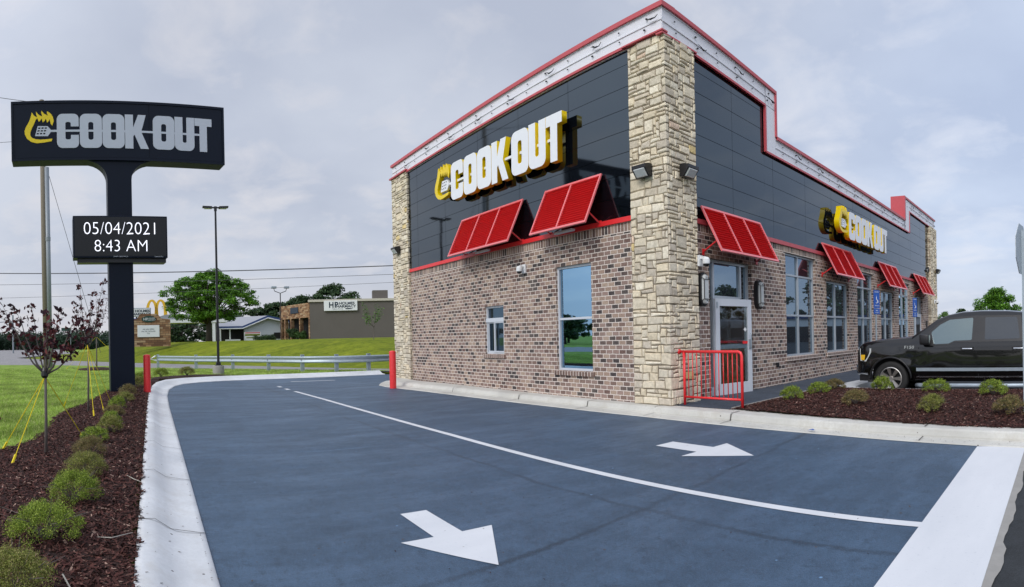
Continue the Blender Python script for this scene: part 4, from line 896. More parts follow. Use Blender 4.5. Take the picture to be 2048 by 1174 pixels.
# ------------------------------------------------------------------ handrail, bollards, parking signs, stop sign
hr = tag(empty('handrail', (-6.84, 8.79, .155)), 'red tubular handrail with vertical bars beside the entrance', 'railing')
mb = MB(); mb.tube([(-.02, 0, 1.02), (1.32, 0, 1.02), (1.37, 0, 1.0), (1.39, 0, .95), (1.39, 0, 0)], .028, 10); mb.lathe([(.05, -.03), (.05, .0), (.03, .01)], 0, 0, 1.02, 'x', 12); mb.build('top_rail', 'red', hr, True)
mb = MB(); mb.tube([(.1, 0, .0), (.1, 0, 1.02)], .028, 10); mb.tube([(.1, 0, .16), (1.39, 0, .16)], .022, 8); mb.lathe([(.055, .0), (.055, .01), (.03, .012)], 1.39, 0, 0, 'z', 12); mb.build('rail_post', 'red', hr, True)
for i in range(12):
    mb = MB(); x = .1+1.29*(i+1)/13; mb.tube([(x, 0, .16), (x, 0, 1.02)], .009, 6); mb.build('baluster', 'red', hr, True)
for i, (x, y, z, h, lb) in enumerate(((-16.65, -.15, .14, 1.08, 'red pipe bollard in the mulch beside the pylon sign post'), (-16.6, 7.3, .0, 1.16, 'red pipe bollard standing at the far corner of the building'))):
    mb = MB(); mb.lathe([(.105, 0), (.105, h-.03), (.1, h), (.001, h+.02)], 0, 0, 0, 'z', 24); o = mb.build('bollard', 'red', None, True); o.location = (x, y, z); tag(o, lb, 'bollard', 'red bollards')
for i, (x, y, lb) in enumerate(((-5.95, 17.83, 'nearer blue accessible parking sign on a post before the windows'), (-6.08, 23.22, 'farther blue accessible parking sign near the back entrance'))):
    r = tag(empty('parking_sign', (x, y, .16), (0, 0, math.radians(-18))), lb, 'parking sign', 'blue parking signs')
    mb = MB(); mb.tube([(0, 0, 0), (0, 0, 2.6)], .028, 8); mb.build('sign_post', 'galv', r)
    mb = MB(); mb.bbox(.03, .036, -.16, .16, 2.06, 2.64, .002); mb.bbox(.03, .036, -.16, .16, 1.86, 2.04, .002); f = mb.build('sign_plate', 'blue_sign', r)
    q = Matrix.Translation((.04, 0, 0)) @ Matrix.Rotation(PI/2, 4, 'Z') @ Matrix.Rotation(PI/2, 4, 'X')
    for txt, s, z in (('RESERVED', .05, 2.56), ('PARKING', .05, 2.12), ('VAN', .06, 1.96), ('ACCESSIBLE', .035, 1.9)):
        me = text_mesh(txt, s, .002); me.transform(q @ Matrix.Translation((0, z, 0))); link('sign_text', me, 'sign_white', f)
    g = MB(); g.tube([(.04, .045*math.cos(a)-.01, 2.27+.055*math.sin(a)) for a in np.linspace(-2.6, 1.0, 10)], .01, 5); g.tube([(.04, -.02, 2.43), (.04, -.015, 2.33), (.04, .05, 2.32), (.04, .075, 2.24)], .012, 5); g.lathe([(.018, 0), (.018, .004)], .04, -.02, 2.47, 'x', 10)
    g.build('wheelchair_symbol', 'sign_white', f)
ss = tag(empty('stop_sign', (-.60, 8.98, .03), (0, math.radians(0), 0)), 'octagonal road sign on a thin steel post seen almost edge on at the right edge', 'road sign')
mb = MB(); mb.prism([(-.03, 0), (.03, 0), (.03, .02), (.012, .03), (-.012, .03), (-.03, .02)], 0, 3.0, 'z'); mb.build('sign_post', 'galv', ss)
o8 = [(.38/math.cos(PI/8)*math.cos(PI/8+k*PI/4), 2.7+.38/math.cos(PI/8)*math.sin(PI/8+k*PI/4)) for k in range(8)]
mb = MB(); mb.prism(o8, -.006, 0, 'x'); T = Matrix.Rotation(math.radians(94), 4, 'Z'); T = Matrix.Translation((0, 0, 0)) @ Matrix.Rotation(math.radians(-87), 4, 'Z')
p1 = mb.build('sign_plate', 'galv', ss)
mb = MB(); mb.prism([(a*.995, 2.7+(b_-2.7)*.995) for a, b_ in o8], -.012, -.008, 'x'); p2 = mb.build('sign_border', 'sign_white', ss)
mb = MB(); mb.prism([(a*.93, 2.7+(b_-2.7)*.93) for a, b_ in o8], -.016, -.012, 'x'); p3 = mb.build('sign_face', 'red', ss)
me = text_mesh('STOP', .3, .002); me.transform(Matrix.Translation((-.018, 0, 2.6)) @ Matrix.Rotation(-PI/2, 4, 'Z') @ Matrix.Rotation(PI/2, 4, 'X')); p4 = link('sign_text', me, 'sign_white', ss)
for p in (p1, p2, p3, p4): p.data.transform(Matrix.Translation((-.03, 0, 0)) @ Matrix.Rotation(math.radians(-8), 4, 'Z'))

# ------------------------------------------------------------------ pickup truck
TK = tag(empty('pickup_truck', (-4.88, 14.0, -.02)), 'black crew cab pickup truck parked nose in towards the windows', 'pickup truck')
def yh(z): return float(np.interp(z, [.2, .35, .45, .7, 1.0, 1.15, 1.22, 1.3, 1.83, 1.9, 1.95], [.9, .95, .975, .99, .985, .975, .955, .925, .74, .70, .6]))
ZT = [(0, .95), (.03, 1.08), (.1, 1.19), (.2, 1.235), (.5, 1.29), (.8, 1.32), (1.2, 1.345), (1.38, 1.37), (1.45, 1.42), (1.66, 1.56), (1.96, 1.77), (2.24, 1.87), (2.56, 1.93), (3.0, 1.95), (3.6, 1.94), (3.95, 1.91), (4.05, 1.8), (4.1, 1.4), (4.14, 1.35), (5.75, 1.35), (5.8, 1.3)]
ztop = lambda s: float(np.interp(s, [p[0] for p in ZT], [p[1] for p in ZT]))
WC = [.88, 4.56]
def zlow(s):
    z = .44 if s > .3 else .52
    if 1.4 < s < 4.0: z = .36
    for c in WC:
        if abs(s-c) < .5: z = max(z, .39+math.sqrt(.25-(s-c)**2))
    return z
st = sorted(set(np.round(np.arange(0, 5.81, .05), 3).tolist()+[p[0] for p in ZT]+[c+k*.5 for c in WC for k in (-.999, .999)]+[round(c+.5*math.cos(a), 3) for c in WC for a in np.linspace(0, PI, 15)]))
secs = []
for s in st:
    zt, zl = ztop(s), zlow(s); fr = 1 if s > .3 else .84+.16*math.sqrt(max(0, 1-(1-s/.3)**2)); pts = []
    top = zt-.07
    flare = max([0]+[.035*max(0, 1-abs(abs(s-c)-0)/.62) for c in WC])
    for k in range(10):
        z = zl+(top-zl)*k/9; f_ = flare*max(0, 1-(z-zl)/.25) if zl > .5 else 0
        crease = -.012*math.exp(-((z-.86)/.06)**2) if s > .3 else 0
        pts.append(((yh(z)+f_+crease)*fr, z))
    a = yh(top)*fr; pts += [(a-.025, zt-.03), (a-.09, zt-.008), (a*.6, zt+.012), (0, zt+.02)]
    secs.append(pts)
K = len(secs[0]); mb = MB(); vs = []
for s, pts in zip(st, secs): vs += [(s, -y, z) for y, z in pts]+[(s, y, z) for y, z in pts[::-1][1:]]
R_ = 2*K-1; fs = [(i*R_+k, (i+1)*R_+k, (i+1)*R_+k+1, i*R_+k+1) for i in range(len(st)-1) for k in range(R_-1)]
fs += [tuple(range(R_))]+[tuple((len(st)-1)*R_+k for k in range(R_-1, -1, -1))]
mb.add(vs, fs); body = mb.build('body', 'carpaint', TK, True)
mb = MB(); mb.box(.3, 5.7, -.8, .8, .42, .9); mb.box(.3, 5.7, -.6, .6, .3, .5); mb.build('chassis', 'dark', TK)
def side(pts, off=.006, th=.0, sgn=-1): return [(s, sgn*(yh(z)+off), z) for s, z in pts]
def panel_poly(name, pts, mat, parent, off=.006):
    n = len(pts)
    for sg_ in (-1, 1):
        mb = MB(); A = side(pts, off, sgn=sg_); Bk = side(pts, off-.02, sgn=sg_); mb.add(A+Bk, [tuple(range(n))]+[(i, (i+1) % n, n+(i+1) % n, n+i) for i in range(n)]); mb.build(name, mat, parent)
def strip(name, s0, s1, z0, z1, mat, parent, off, n=12):
    for sg_ in (-1, 1):
        mb = MB(); vs = []
        for i in range(n+1):
            s = s0+(s1-s0)*i/n; vs += [(s, sg_*(yh(z0)+off), z0), (s, sg_*(yh(z1)+off), z1), (s, sg_*(yh(z1)-.02), z1), (s, sg_*(yh(z0)-.02), z0)]
        mb.add(vs, [(4*i+a, 4*i+(a+1) % 4, 4*i+4+(a+1) % 4, 4*i+4+a) for i in range(n) for a in range(4)]+[(0, 1, 2, 3), (4*n+3, 4*n+2, 4*n+1, 4*n)]); mb.build(name, mat, parent)
def rp(pts, r=.04): return rounded([(a, b_, r) for a, b_ in pts])
panel_poly('window_surround', rp([(1.66, 1.37), (1.98, 1.65), (2.22, 1.79), (2.86, 1.835), (3.92, 1.83), (3.97, 1.24), (2.4, 1.225), (2.25, 1.165), (1.8, 1.15)], .03), 'black', TK, .004)
w = panel_poly('side_window', rp([(1.85, 1.46), (2.05, 1.635), (2.27, 1.745), (2.82, 1.785), (2.80, 1.275), (2.40, 1.262), (2.27, 1.2), (1.93, 1.185)], .03), 'car_glass', TK, .008)
w = panel_poly('side_window', rp([(3.10, 1.79), (3.83, 1.79), (3.90, 1.3), (3.10, 1.28)], .03), 'car_glass_dark', TK, .008)
for s in (1.56, 2.95, 4.03): strip('door_gap', s-.006, s+.006, .46, 1.2 if s > 1.6 else 1.12, 'dark', body, .0015, 1)
strip('lower_moulding', 1.5, 4.1, .57, .645, 'galv', body, .02); strip('rocker_chrome', 1.5, 4.1, .425, .445, 'chrome', body, .012)
for sg_ in (-1, 1): mb = MB(); mb.tube([(1.5, sg_*.98, .24), (1.6, sg_*1.07, .25), (4.0, sg_*1.07, .25), (4.1, sg_*.98, .24)], .05, 10); mb.build('running_board', 'galv', TK, True)
# wheel arch lip
for c in WC:
    for sg_ in (-1, 1):
        mb = MB(); A = [(c+.5*math.cos(a), sg_*(yh(.39+.5*math.sin(a))+.045), .39+.5*math.sin(a)) for a in np.linspace(-.0, PI, 24)]; mb.tube(A, .022, 8); mb.build('wheel_arch', 'black', body, True)
def wheel(c, sg_):
    r = empty('wheel', (c, sg_*.88, .39)); r.parent = TK; rr_ = .405
    prof = [(.27, -.12), (.33, -.135), (.385, -.12), (rr_, -.09), (rr_, .09), (.385, .12), (.33, .135), (.27, .12)]
    mb = MB(); mb.lathe(prof, 0, 0, 0, 'y', 48); mb.build('tyre', 'rubber', r, True)
    mb = MB(); mb.lathe([(.27, -.12), (.255, -.125), (.245, -.1), (.24, .1), (.27, .12)], 0, 0, 0, 'y', 48); mb.lathe([(.001, -.1), (.05, -.1), (.06, -.08), (.07, -.05)], 0, 0, 0, 'y', 20)
    for k in range(7):
        for dq in (-.1, .1):
            a = 2*PI*k/7+dq; u = Vector((math.cos(a), 0, math.sin(a))); v = Vector((-math.sin(a), 0, math.cos(a))); w0, w1_ = .016, .022
            P = [u*.05-v*w0+Vector((0, -.085, 0)), u*.05+v*w0+Vector((0, -.085, 0)), u*.25+v*w1_+Vector((0, -.112, 0)), u*.25-v*w1_+Vector((0, -.112, 0))]
            Q = [p+Vector((0, .03, 0)) for p in P]; mb.add(P+Q, [(0, 1, 2, 3), (0, 4, 5, 1), (1, 5, 6, 2), (2, 6, 7, 3), (3, 7, 4, 0)])
    rim = mb.build('rim', 'rim', r)
    mb = MB(); mb.lathe([(.001, -.03), (.245, -.03)], 0, 0, 0, 'y', 32); mb.build('brake', 'dark', rim)
    if sg_ > 0: r.rotation_euler = (0, 0, PI)
for c in WC:
    for sg_ in (-1, 1): wheel(c, sg_)
mb = MB()
vs = []; n = 14
for i in range(n+1):
    y = -1+2*i/n; s = .02-.09*(1-abs(y)**3.5); Y = y*.97
    for z, o_ in ((.46, .03), (.5, 0), (.6, -.02), (.7, .0), (.73, .04), (.73, .3), (.46, .3)): vs.append((s+o_+(.38*max(0, (abs(y)-.93)/.07) if o_ < .3 else .12), Y, z))
mb.add(vs, [(7*i+k, 7*i+7+k, 7*i+8+k, 7*i+1+k) for i in range(n) for k in range(6)]+[(7*i+6, 7*i+13, 7*i+7, 7*i) for i in range(n)]+[tuple(range(7)), tuple(7*n+k for k in range(6, -1, -1))]); mb.build('front_bumper', 'chrome', TK, True)
mb = MB()
for sg_ in (-1, 1): mb.box(.3, .42, sg_*.88, sg_*.97, .3, .5)
mb.box(.05, .3, -.85, .85, .32, .46); mb.build('air_dam', 'black', TK)
mb = MB()
for i, z in enumerate((.82, .92, 1.02)): mb.bbox(-.03, .03, -.62, .62, z, z+.05, .01)
mb.build('grille', 'chrome', TK)
for sg_ in (-1, 1):
    mb = MB(); P = [(.1, 1.1), (.4, 1.1), (.4, 1.01), (.27, .79), (.12, .81)]
    yf = lambda s: (.84+.16*math.sqrt(max(0, 1-(1-min(s, .3)/.3)**2)))
    A = [(s, sg_*(yh(z)*yf(s)+.006), z) for s, z in P]; Bk = [(s, sg_*(yh(z)*yf(s)-.05), z) for s, z in P]; n = len(P)
    mb.add(A+Bk, [tuple(range(n))]+[(i, (i+1) % n, n+(i+1) % n, n+i) for i in range(n)]); h = mb.build('headlight', 'lens', TK)
    mb = MB(); mb.add([(s, sg_*(yh(z)*yf(s)+.009), z) for s, z in ((.13, .95), (.25, .95), (.23, .82), (.14, .83))], [(0, 1, 2, 3)]); mb.build('turn_signal', 'amber' if 'amber' in M else 'arch_yellow', h)
    mb = MB(); mb.bbox(1.66, 1.86, sg_*1.24-.1*(sg_ > 0)*0, sg_*1.04, 1.18, 1.42, .04) if sg_ > 0 else mb.bbox(1.64, 1.86, -1.24, -1.02, 1.18, 1.42, .04); mr = mb.build('wing_mirror', 'black', TK, True)
    mb = MB(); mb.bbox(1.7, 1.8, min(sg_*.9, sg_*1.06), max(sg_*.9, sg_*1.06), 1.17, 1.22, .01); mb.build('mirror_arm', 'black', mr)
    for s in (2.58, 3.75):
        mb = MB(); mb.bbox(s, s+.24, min(sg_*.985, sg_*1.02), max(sg_*.985, sg_*1.02), 1.055, 1.095, .012); hd = mb.build('door_handle', 'chrome', TK, True)
        mb = MB(); mb.bbox(s-.03, s+.27, min(sg_*.975, sg_*.99), max(sg_*.975, sg_*.99), 1.03, 1.12, .006); mb.build('handle_cup', 'black', hd)
me = text_mesh('F150', .095, .006, xs=1.3, shear=.1); me.transform(Matrix.Translation((1.33, -.987, 1.09)) @ Matrix.Rotation(PI/2, 4, 'X')); link('badge', me, 'lens', TK)
mb = MB(); mb.box(.35, 1.3, -.66, -.64, 1.345, 1.36); 

# ------------------------------------------------------------------ plants
def leaves(centers, radii, n, size, palette, flat=.5, seed=0, up=.3):
    r = np.random.default_rng(seed); k = r.integers(0, len(centers), n); c = np.asarray(centers)[k]; rad = np.asarray(radii)[k]
    v = r.normal(size=(n, 3)); v /= np.linalg.norm(v, axis=1)[:, None]; v *= (r.random(n)**.45)[:, None]; v[:, 2] *= flat
    p = c+v*rad[:, None]; nn = r.normal(size=(n, 3)); nn[:, 2] += up*3; nn += v*1.2; nn /= np.linalg.norm(nn, axis=1)[:, None]
    a = np.cross(nn, r.normal(size=(n, 3))); a /= np.linalg.norm(a, axis=1)[:, None]; b_ = np.cross(nn, a); s = size*(.6+.8*r.random(n))
    P = np.stack([p-a*s[:, None]*.9, p-b_*s[:, None]*.5, p+a*s[:, None]*.9, p+b_*s[:, None]*.5], 1)
    pal = np.array(palette); t = pal[r.integers(0, len(pal), n)]*(.75+.5*r.random((n, 1))); ct = (.8+.4*np.random.default_rng(seed+5).random(len(centers)))[k]
    return P, t*ct[:, None]
def shrub_mesh(kind, seed, n=5200):
    pal = {'green': [(.2, .29, .03), (.3, .4, .05), (.4, .48, .08), (.08, .14, .018)], 'olive': [(.22, .25, .05), (.31, .33, .075), (.12, .15, .03), (.36, .32, .12)],
           'brown': [(.19, .17, .06), (.27, .21, .085), (.12, .13, .04), (.33, .23, .11)]}[kind]
    r = np.random.default_rng(seed); cs = []; rs = []
    for _ in range(95):
        a, q = r.random()*2*PI, r.random()**.5; h = (1-q*q)**.5*.85; cs.append((q*math.cos(a)*.82*r.uniform(.85, 1.12), q*math.sin(a)*.82*r.uniform(.85, 1.12), h*.75*r.uniform(.85, 1.1)+.1)); rs.append(r.uniform(.13, .24))
    P, t = leaves(cs, rs, n, .032, pal, .8, seed, .3); keep = P[:, :, 2].min(1) > 0
    return P[keep], t[keep]
SH = {}
def shrub(x, y, z, w, h, kind, label, group, near=False):
    key = (kind, near, random.randint(0, 1)); 
    if key not in SH:
        P, t = shrub_mesh(kind, hash(kind) % 97+key[2]*7 if False else {'green': 11, 'olive': 23, 'brown': 37}[kind]+key[2]*7, 15000 if near else 6000)
        if near: c = P.mean(1, keepdims=True); P = c+(P-c)*.55
        o = quads_mesh('shrub', P, t, 'leaf'); SH[key] = o.data; 
        mb = MB(); rr_ = random.Random(3)
        for _ in range(26):
            a, e_ = rr_.uniform(0, 2*PI), rr_.uniform(.45, 1); L = rr_.uniform(.85, 1.38); mb.tube([(0, 0, 0), (math.cos(a)*e_*.4*L, math.sin(a)*e_*.4*L, .35*L), (math.cos(a)*e_*.95*L, math.sin(a)*e_*.95*L, (1.05-e_*.6)*L*.9)], [.016, .01, .004], 4)
        SH[key+('t',)] = mb.mesh('twigs'); SH[key+('t',)].materials.append(M['bark'])
    else: o = bpy.data.objects.new('shrub', SH[key]); C.objects.link(o)
    tw = bpy.data.objects.new('twigs', SH[key+('t',)]); C.objects.link(tw); tw.parent = o
    o.location = (x+random.uniform(-.06, .06), y+random.uniform(-.03, .09), z); o.scale = (w/2*random.uniform(.88, 1.18), w/2*random.uniform(.88, 1.12), h/.95*random.uniform(.88, 1.15)); o.rotation_euler = (0, 0, random.uniform(0, 6.28)); return tag(o, label, 'shrub', group)
GL = 'low shrubs in the left mulch bed'
LS = [(-2.95, -.76, .55, .36, 'olive', 'olive green low shrub at the bottom left corner of the view, nearest of the row', 1),
      (-3.95, -.74, .52, .32, 'green', 'bright green bushy shrub, second nearest in the left bed', 1), (-4.95, -.75, .48, .28, 'green', 'green low shrub third from the near end of the left bed', 1),
      (-5.9, -.76, .5, .27, 'olive', 'olive tinted shrub fourth from the near end of the left bed', 1), (-6.95, -.8, .55, .3, 'brown', 'brownish twiggy shrub fifth from the near end, beside the yellow strap end', 1),
      (-7.9, -.8, .45, .28, 'green', 'green shrub sixth from the near end of the left bed', 0), (-8.85, -.74, .48, .27, 'olive', 'olive shrub seventh in the row along the left curb', 0),
      (-9.8, -.74, .42, .25, 'green', 'dark green shrub eighth in the row along the left curb', 0), (-10.9, -.78, .45, .24, 'brown', 'brown green shrub ninth in the row along the left curb', 0),
      (-12.1, -.76, .5, .27, 'green', 'dense green shrub a few steps before the pylon sign post', 0), (-13.6, -.72, .5, .27, 'olive', 'olive shrub second from the pylon sign post', 0),
      (-15.1, -.66, .55, .3, 'brown', 'brown tipped shrub at the foot of the pylon sign post', 0), (-18.2, -.55, .6, .35, 'olive', 'olive shrub just behind the pylon sign post', 0),
      (-21.0, -.35, .7, .36, 'green', 'green shrub behind the red bollard by the pylon', 0), (-23.2, .3, .8, .42, 'green', 'round green shrub at the far end of the left bed', 0), (-24.2, 1.4, .8, .4, 'olive', 'olive shrub at the tip of the bed near the guard rail', 0)]
for x, y, w, h, k, lb, nr in LS: shrub(x, y, .19, w, h, k, lb, GL, bool(nr))
GR = 'low shrubs in the right mulch bed'
for x, y, w, h, k, lb in [(-5.05, 9.9, .52, .3, 'green', 'green shrub nearest the red handrail in the right bed'), (-5.05, 11.1, .58, .3, 'green', 'second green shrub along the walkway edge of the right bed'),
      (-5.0, 12.1, .62, .3, 'brown', 'brown shrub at the back corner of the right bed by the curb end'), (-3.5, 9.45, .56, .31, 'brown', 'brownish shrub in the front row of the right bed, leftmost'),
      (-3.85, 11.9, .62, .33, 'green', 'bright green shrub in front of the truck front wheel'), (-2.13, 9.05, .6, .33, 'olive', 'olive brown shrub in the middle of the front row'),
      (-2.6, 11.75, .66, .3, 'green', 'bright green shrub below the truck front door'), (-1.42, 11.1, .68, .3, 'green', 'bright green flat shrub below the truck rear door'), (-.85, 8.85, .62, .34, 'brown', 'brown shrub in the front row of the right bed at the right edge')]:
    shrub(x, y, float(bed_z(np.array(x), np.array(y)))-.01, w, h, k, lb, GR, False)

# bark chips on both beds, grass blades on the lawn
def chips(name, n, samp, inside, hz):
    X, Y = samp(n); ok = inside(X, Y); X, Y = X[ok], Y[ok]; n = len(X); Z = hz(X, Y)+rng.uniform(-.002, .016, n); a = rng.uniform(0, 2*PI, n); L = rng.uniform(.008, .024, n); w = L*rng.uniform(.2, .45, n)
    d_ = np.stack([np.cos(a), np.sin(a), rng.uniform(-.5, .5, n)], 1); e_ = np.stack([-np.sin(a), np.cos(a), rng.uniform(-.6, .6, n)], 1); c = np.stack([X, Y, Z], 1)
    P = np.stack([c-d_*L[:, None]-e_*w[:, None], c+d_*L[:, None]-e_*w[:, None]*.6, c+d_*L[:, None]+e_*w[:, None], c-d_*L[:, None]+e_*w[:, None]*.7], 1)
    pal = np.array([(.045, .014, .011), (.07, .023, .018), (.1, .036, .027), (.022, .008, .006), (.15, .07, .053), (.34, .22, .17)]); t = pal[rng.choice(6, n, p=[.24, .26, .2, .16, .1, .04])]*rng.uniform(.7, 1.3, (n, 1))
    return tag(quads_mesh(name, P, t, 'chip'), kind='stuff')
def s_left(n): u = rng.random(n); return -1.2-20*u**1.9, rng.uniform(-2.2, 0.1, n)
o = chips('mulch', 150000, s_left, in_l, left_z); tag(o, 'dark brown shredded bark mulch covering the left bed', 'mulch')
def s_right(n): return rng.uniform(-5.6, 1, n), 7.7+5*rng.random(n)**1.3
o = chips('mulch', 80000, s_right, in_r, bed_z); tag(o, 'dark brown shredded bark mulch covering the bed before the truck', 'mulch')
def grass(name, X, Y, Z, h, pal, lab):
    n = len(X); a = rng.uniform(0, 2*PI, n); w = rng.uniform(.004, .009, n)*(h/.05)**.5; H_ = h*rng.uniform(.5, 1.3, n); lean = rng.normal(0, .5, (n, 2))*H_[:, None]
    c = np.stack([X, Y, Z], 1); d_ = np.stack([np.cos(a)*w, np.sin(a)*w, 0*a], 1); tip = c+np.stack([lean[:, 0], lean[:, 1], H_], 1)
    P = np.stack([c-d_, c+d_, tip], 1); pal = np.array(pal); patch = .62+.55*(np.sin(X*2.1+np.sin(Y*3.3))*np.sin(Y*2.7+X*.6)*.5+.5)*(1-.55*(np.abs(np.sin(X*1.05+.25*np.sin(Y*5))) < .07))
    return tag(quads_mesh(name, P, pal[rng.integers(0, len(pal), n)]*rng.uniform(.7, 1.3, (n, 1))*patch[:, None], 'blade'), lab, 'grass', kind='stuff')
n = 210000; u = rng.random(n); X = -5.5-30*u**1.6; Y = -1.2-(.02+rng.random(n))*(.32*(-X)); ok = (Y < interp(lawn_line, X)+.05)
GP = [(.33, .5, .07), (.44, .6, .1), (.2, .34, .045), (.52, .66, .17), (.55, .58, .24)]
grass('grass', X[ok], Y[ok], np.full(ok.sum(), .1), .06, GP, 'short green sod grass on the front lawn')
n = 60000; X = -24.3-rng.random(n)*9; Y = rng.uniform(0, 10, n); ok = (X > -33.5+(Y-.1)*.9) & (X < np.where(Y < 3.4, -25.2, -24.1))
grass('grass', X[ok], Y[ok], np.full(ok.sum(), .1), .1, GP, 'green grass strip between the far curb and the guard rail')
# stray dry twigs on the mulch and a clod on the lawn
for i, (pts, lb) in enumerate(([[(-4.05, -.42, .19), (-3.98, -.3, .21), (-4.12, -.16, .2)], 'dry forked twig on the mulch close to the curb'], [[(-6.0, -.28, .18), (-5.75, -.2, .2), (-5.7, -.12, .18)], 'thin dry twig lying in the mulch farther along the curb'], [[(-3.1, -.5, .3), (-2.98, -.42, .24), (-2.93, -.4, .18)], 'dry stalk sticking out of the nearest olive shrub'])):
    mb = MB(); mb.tube(pts, [.005, .004, .002], 5); tag(mb.build('twig', 'cream'), lb, 'twig')
r = np.random.default_rng(4); P, t = leaves([(0, 0, .05), (.08, .05, .06), (-.07, .02, .04)], [.09, .08, .08], 500, .022, [(.12, .05, .02), (.2, .09, .04)], .7, 4); o = quads_mesh('leaf_pile', P, t, 'leaf'); o.location = (-10.6, -2.95, .12); tag(o, 'small heap of brown dead leaves on the front lawn', 'leaf pile')

# trees
def limb_tree(name, base, h0, limbs, r0, bark, seed):
    """returns trunk MB and limb tip points; limbs grow from the fork at height h0"""
    rd = random.Random(seed); mb = MB(); tips = []; fork = Vector((rd.uniform(-.02, .02), rd.uniform(-.02, .02), h0))
    mb.tube([(0, 0, -.05), (rd.uniform(-.015, .015), .01, h0*.5), fork], [r0, r0*.85, r0*.75], 9)
    for (a, out_, top, r1) in limbs:
        p = [fork]; n = 6
        for k in range(1, n+1):
            t = k/n; q = fork+Vector((math.cos(a)*out_*(t**.7), math.sin(a)*out_*(t**.7), (top-h0)*t))+Vector((rd.uniform(-.03, .03), rd.uniform(-.03, .03), 0))*out_
            p.append(q); 
            if t > .3: tips.append((q, a, t))
        mb.tube(p, [r1*(1-.85*k/n) for k in range(n+1)], 6)
        for k in range(2, n+1):
            for _ in range(2):
                a2 = a+rd.uniform(-1.3, 1.3); L = out_*rd.uniform(.2, .45); e_ = p[k]+Vector((math.cos(a2)*L, math.sin(a2)*L, L*rd.uniform(.1, 1.0))); mb.tube([p[k], (p[k]+e_)/2+Vector((0, 0, .02)), e_], [r1*.3, r1*.2, r1*.08], 4); tips.append((e_, a2, 1)); tips.append(((p[k]+e_)/2, a2, .8))
    return mb, tips
def plum(x, y, h0, limbs, seed, label, nleaf, straps, r0=.022, fork_h=None, side_r=.2):
    R0 = tag(empty('purple_leaf_tree', (x, y, .15)), label, 'young tree', 'young purple leaved trees')
    mb, tips = limb_tree('trunk', None, h0, limbs, r0, 'bark', seed); mb.build('trunk', 'bark', R0, True)
    cs = [tuple(t_[0]) for t_ in tips]; P, t = leaves(cs, [side_r*.3]*len(cs), nleaf, .042, [(.05, .012, .02), (.08, .02, .026), (.03, .01, .016), (.14, .035, .035)], .8, seed, 0); quads_mesh('crown', P, t, 'leaf', R0)
    mb = MB(); mb.lathe([(r0*1.3, -.03), (r0*2.2, 0), (r0*2.0, .06), (r0*1.2, .1)], 0, 0, (fork_h or h0)-.03, 'z', 10); mb.build('tree_tie', 'black', R0)
    for (sx, sy) in straps:
        mb = MB(); e_ = Vector((sx-x, sy-y, .02)); s_ = Vector((0, 0, (fork_h or h0)-.04)); mb.tube([s_, (s_+e_)/2, e_+Vector((0, 0, .0))], .006, 5); d_ = (s_-e_).normalized(); mb.tube([e_, e_+d_*.15], .016, 5); mb.build('guy_strap', 'strap', R0)
    return R0
lim1 = [(1.3, .36, 1.62, .016), (2.2, .2, 1.8, .014), (-1.8, .36, 1.78, .016), (-1.5, .52, 1.9, .014), (0.3, .25, 1.75, .014), (3.3, .28, 1.6, .013), (1.6, .5, 1.5, .014), (-2.3, .25, 1.85, .013)]
plum(-7.1, -1.33, 1.02, lim1, 5, 'nearest young purple leaved tree held by yellow straps', 520, [(-7.3, -1.95), (-6.4, -1.6), (-8.4, -1.0)], fork_h=1.04, side_r=.24)
lim2 = [(1.4, .26, 2.2, .013), (-1.8, .25, 2.2, .013), (-1.2, .15, 2.5, .012), (.6, .15, 2.35, .011), (1.7, .3, 2.6, .012), (3.0, .2, 2.1, .011)]
plum(-11.45, -1.28, 1.3, lim2, 8, 'second young purple leaved tree, slim and sparse, with yellow straps', 340, [(-13.0, -2.0), (-11.4, -.95), (-12.9, -.9), (-10.8, -1.1)], fork_h=1.45, side_r=.24)
lim3 = [(1.4, .7, 3.9, .02), (-1.8, .8, 3.7, .02), (.2, .5, 4.2, .02), (2.5, .6, 4.0, .02), (-1.2, .9, 3.2, .02)]
plum(-32.9, -3.15, 1.9, lim3, 12, 'farthest young purple leaved tree standing in a mulch ring on the lawn', 500, [(-33.6, -5.0), (-32.0, -1.2)], r0=.04, side_r=.6)
mb = MB(); mb.lathe([(1.15, 0), (1.0, .1), (.5, .16), (.001, .18)], 0, 0, 0, 'z', 24); o = mb.build('mulch_ring', 'mulch', None, True); o.location = (-32.9, -3.15, .1); tag(o, 'round heap of dark mulch around the farthest young tree', 'mulch ring')

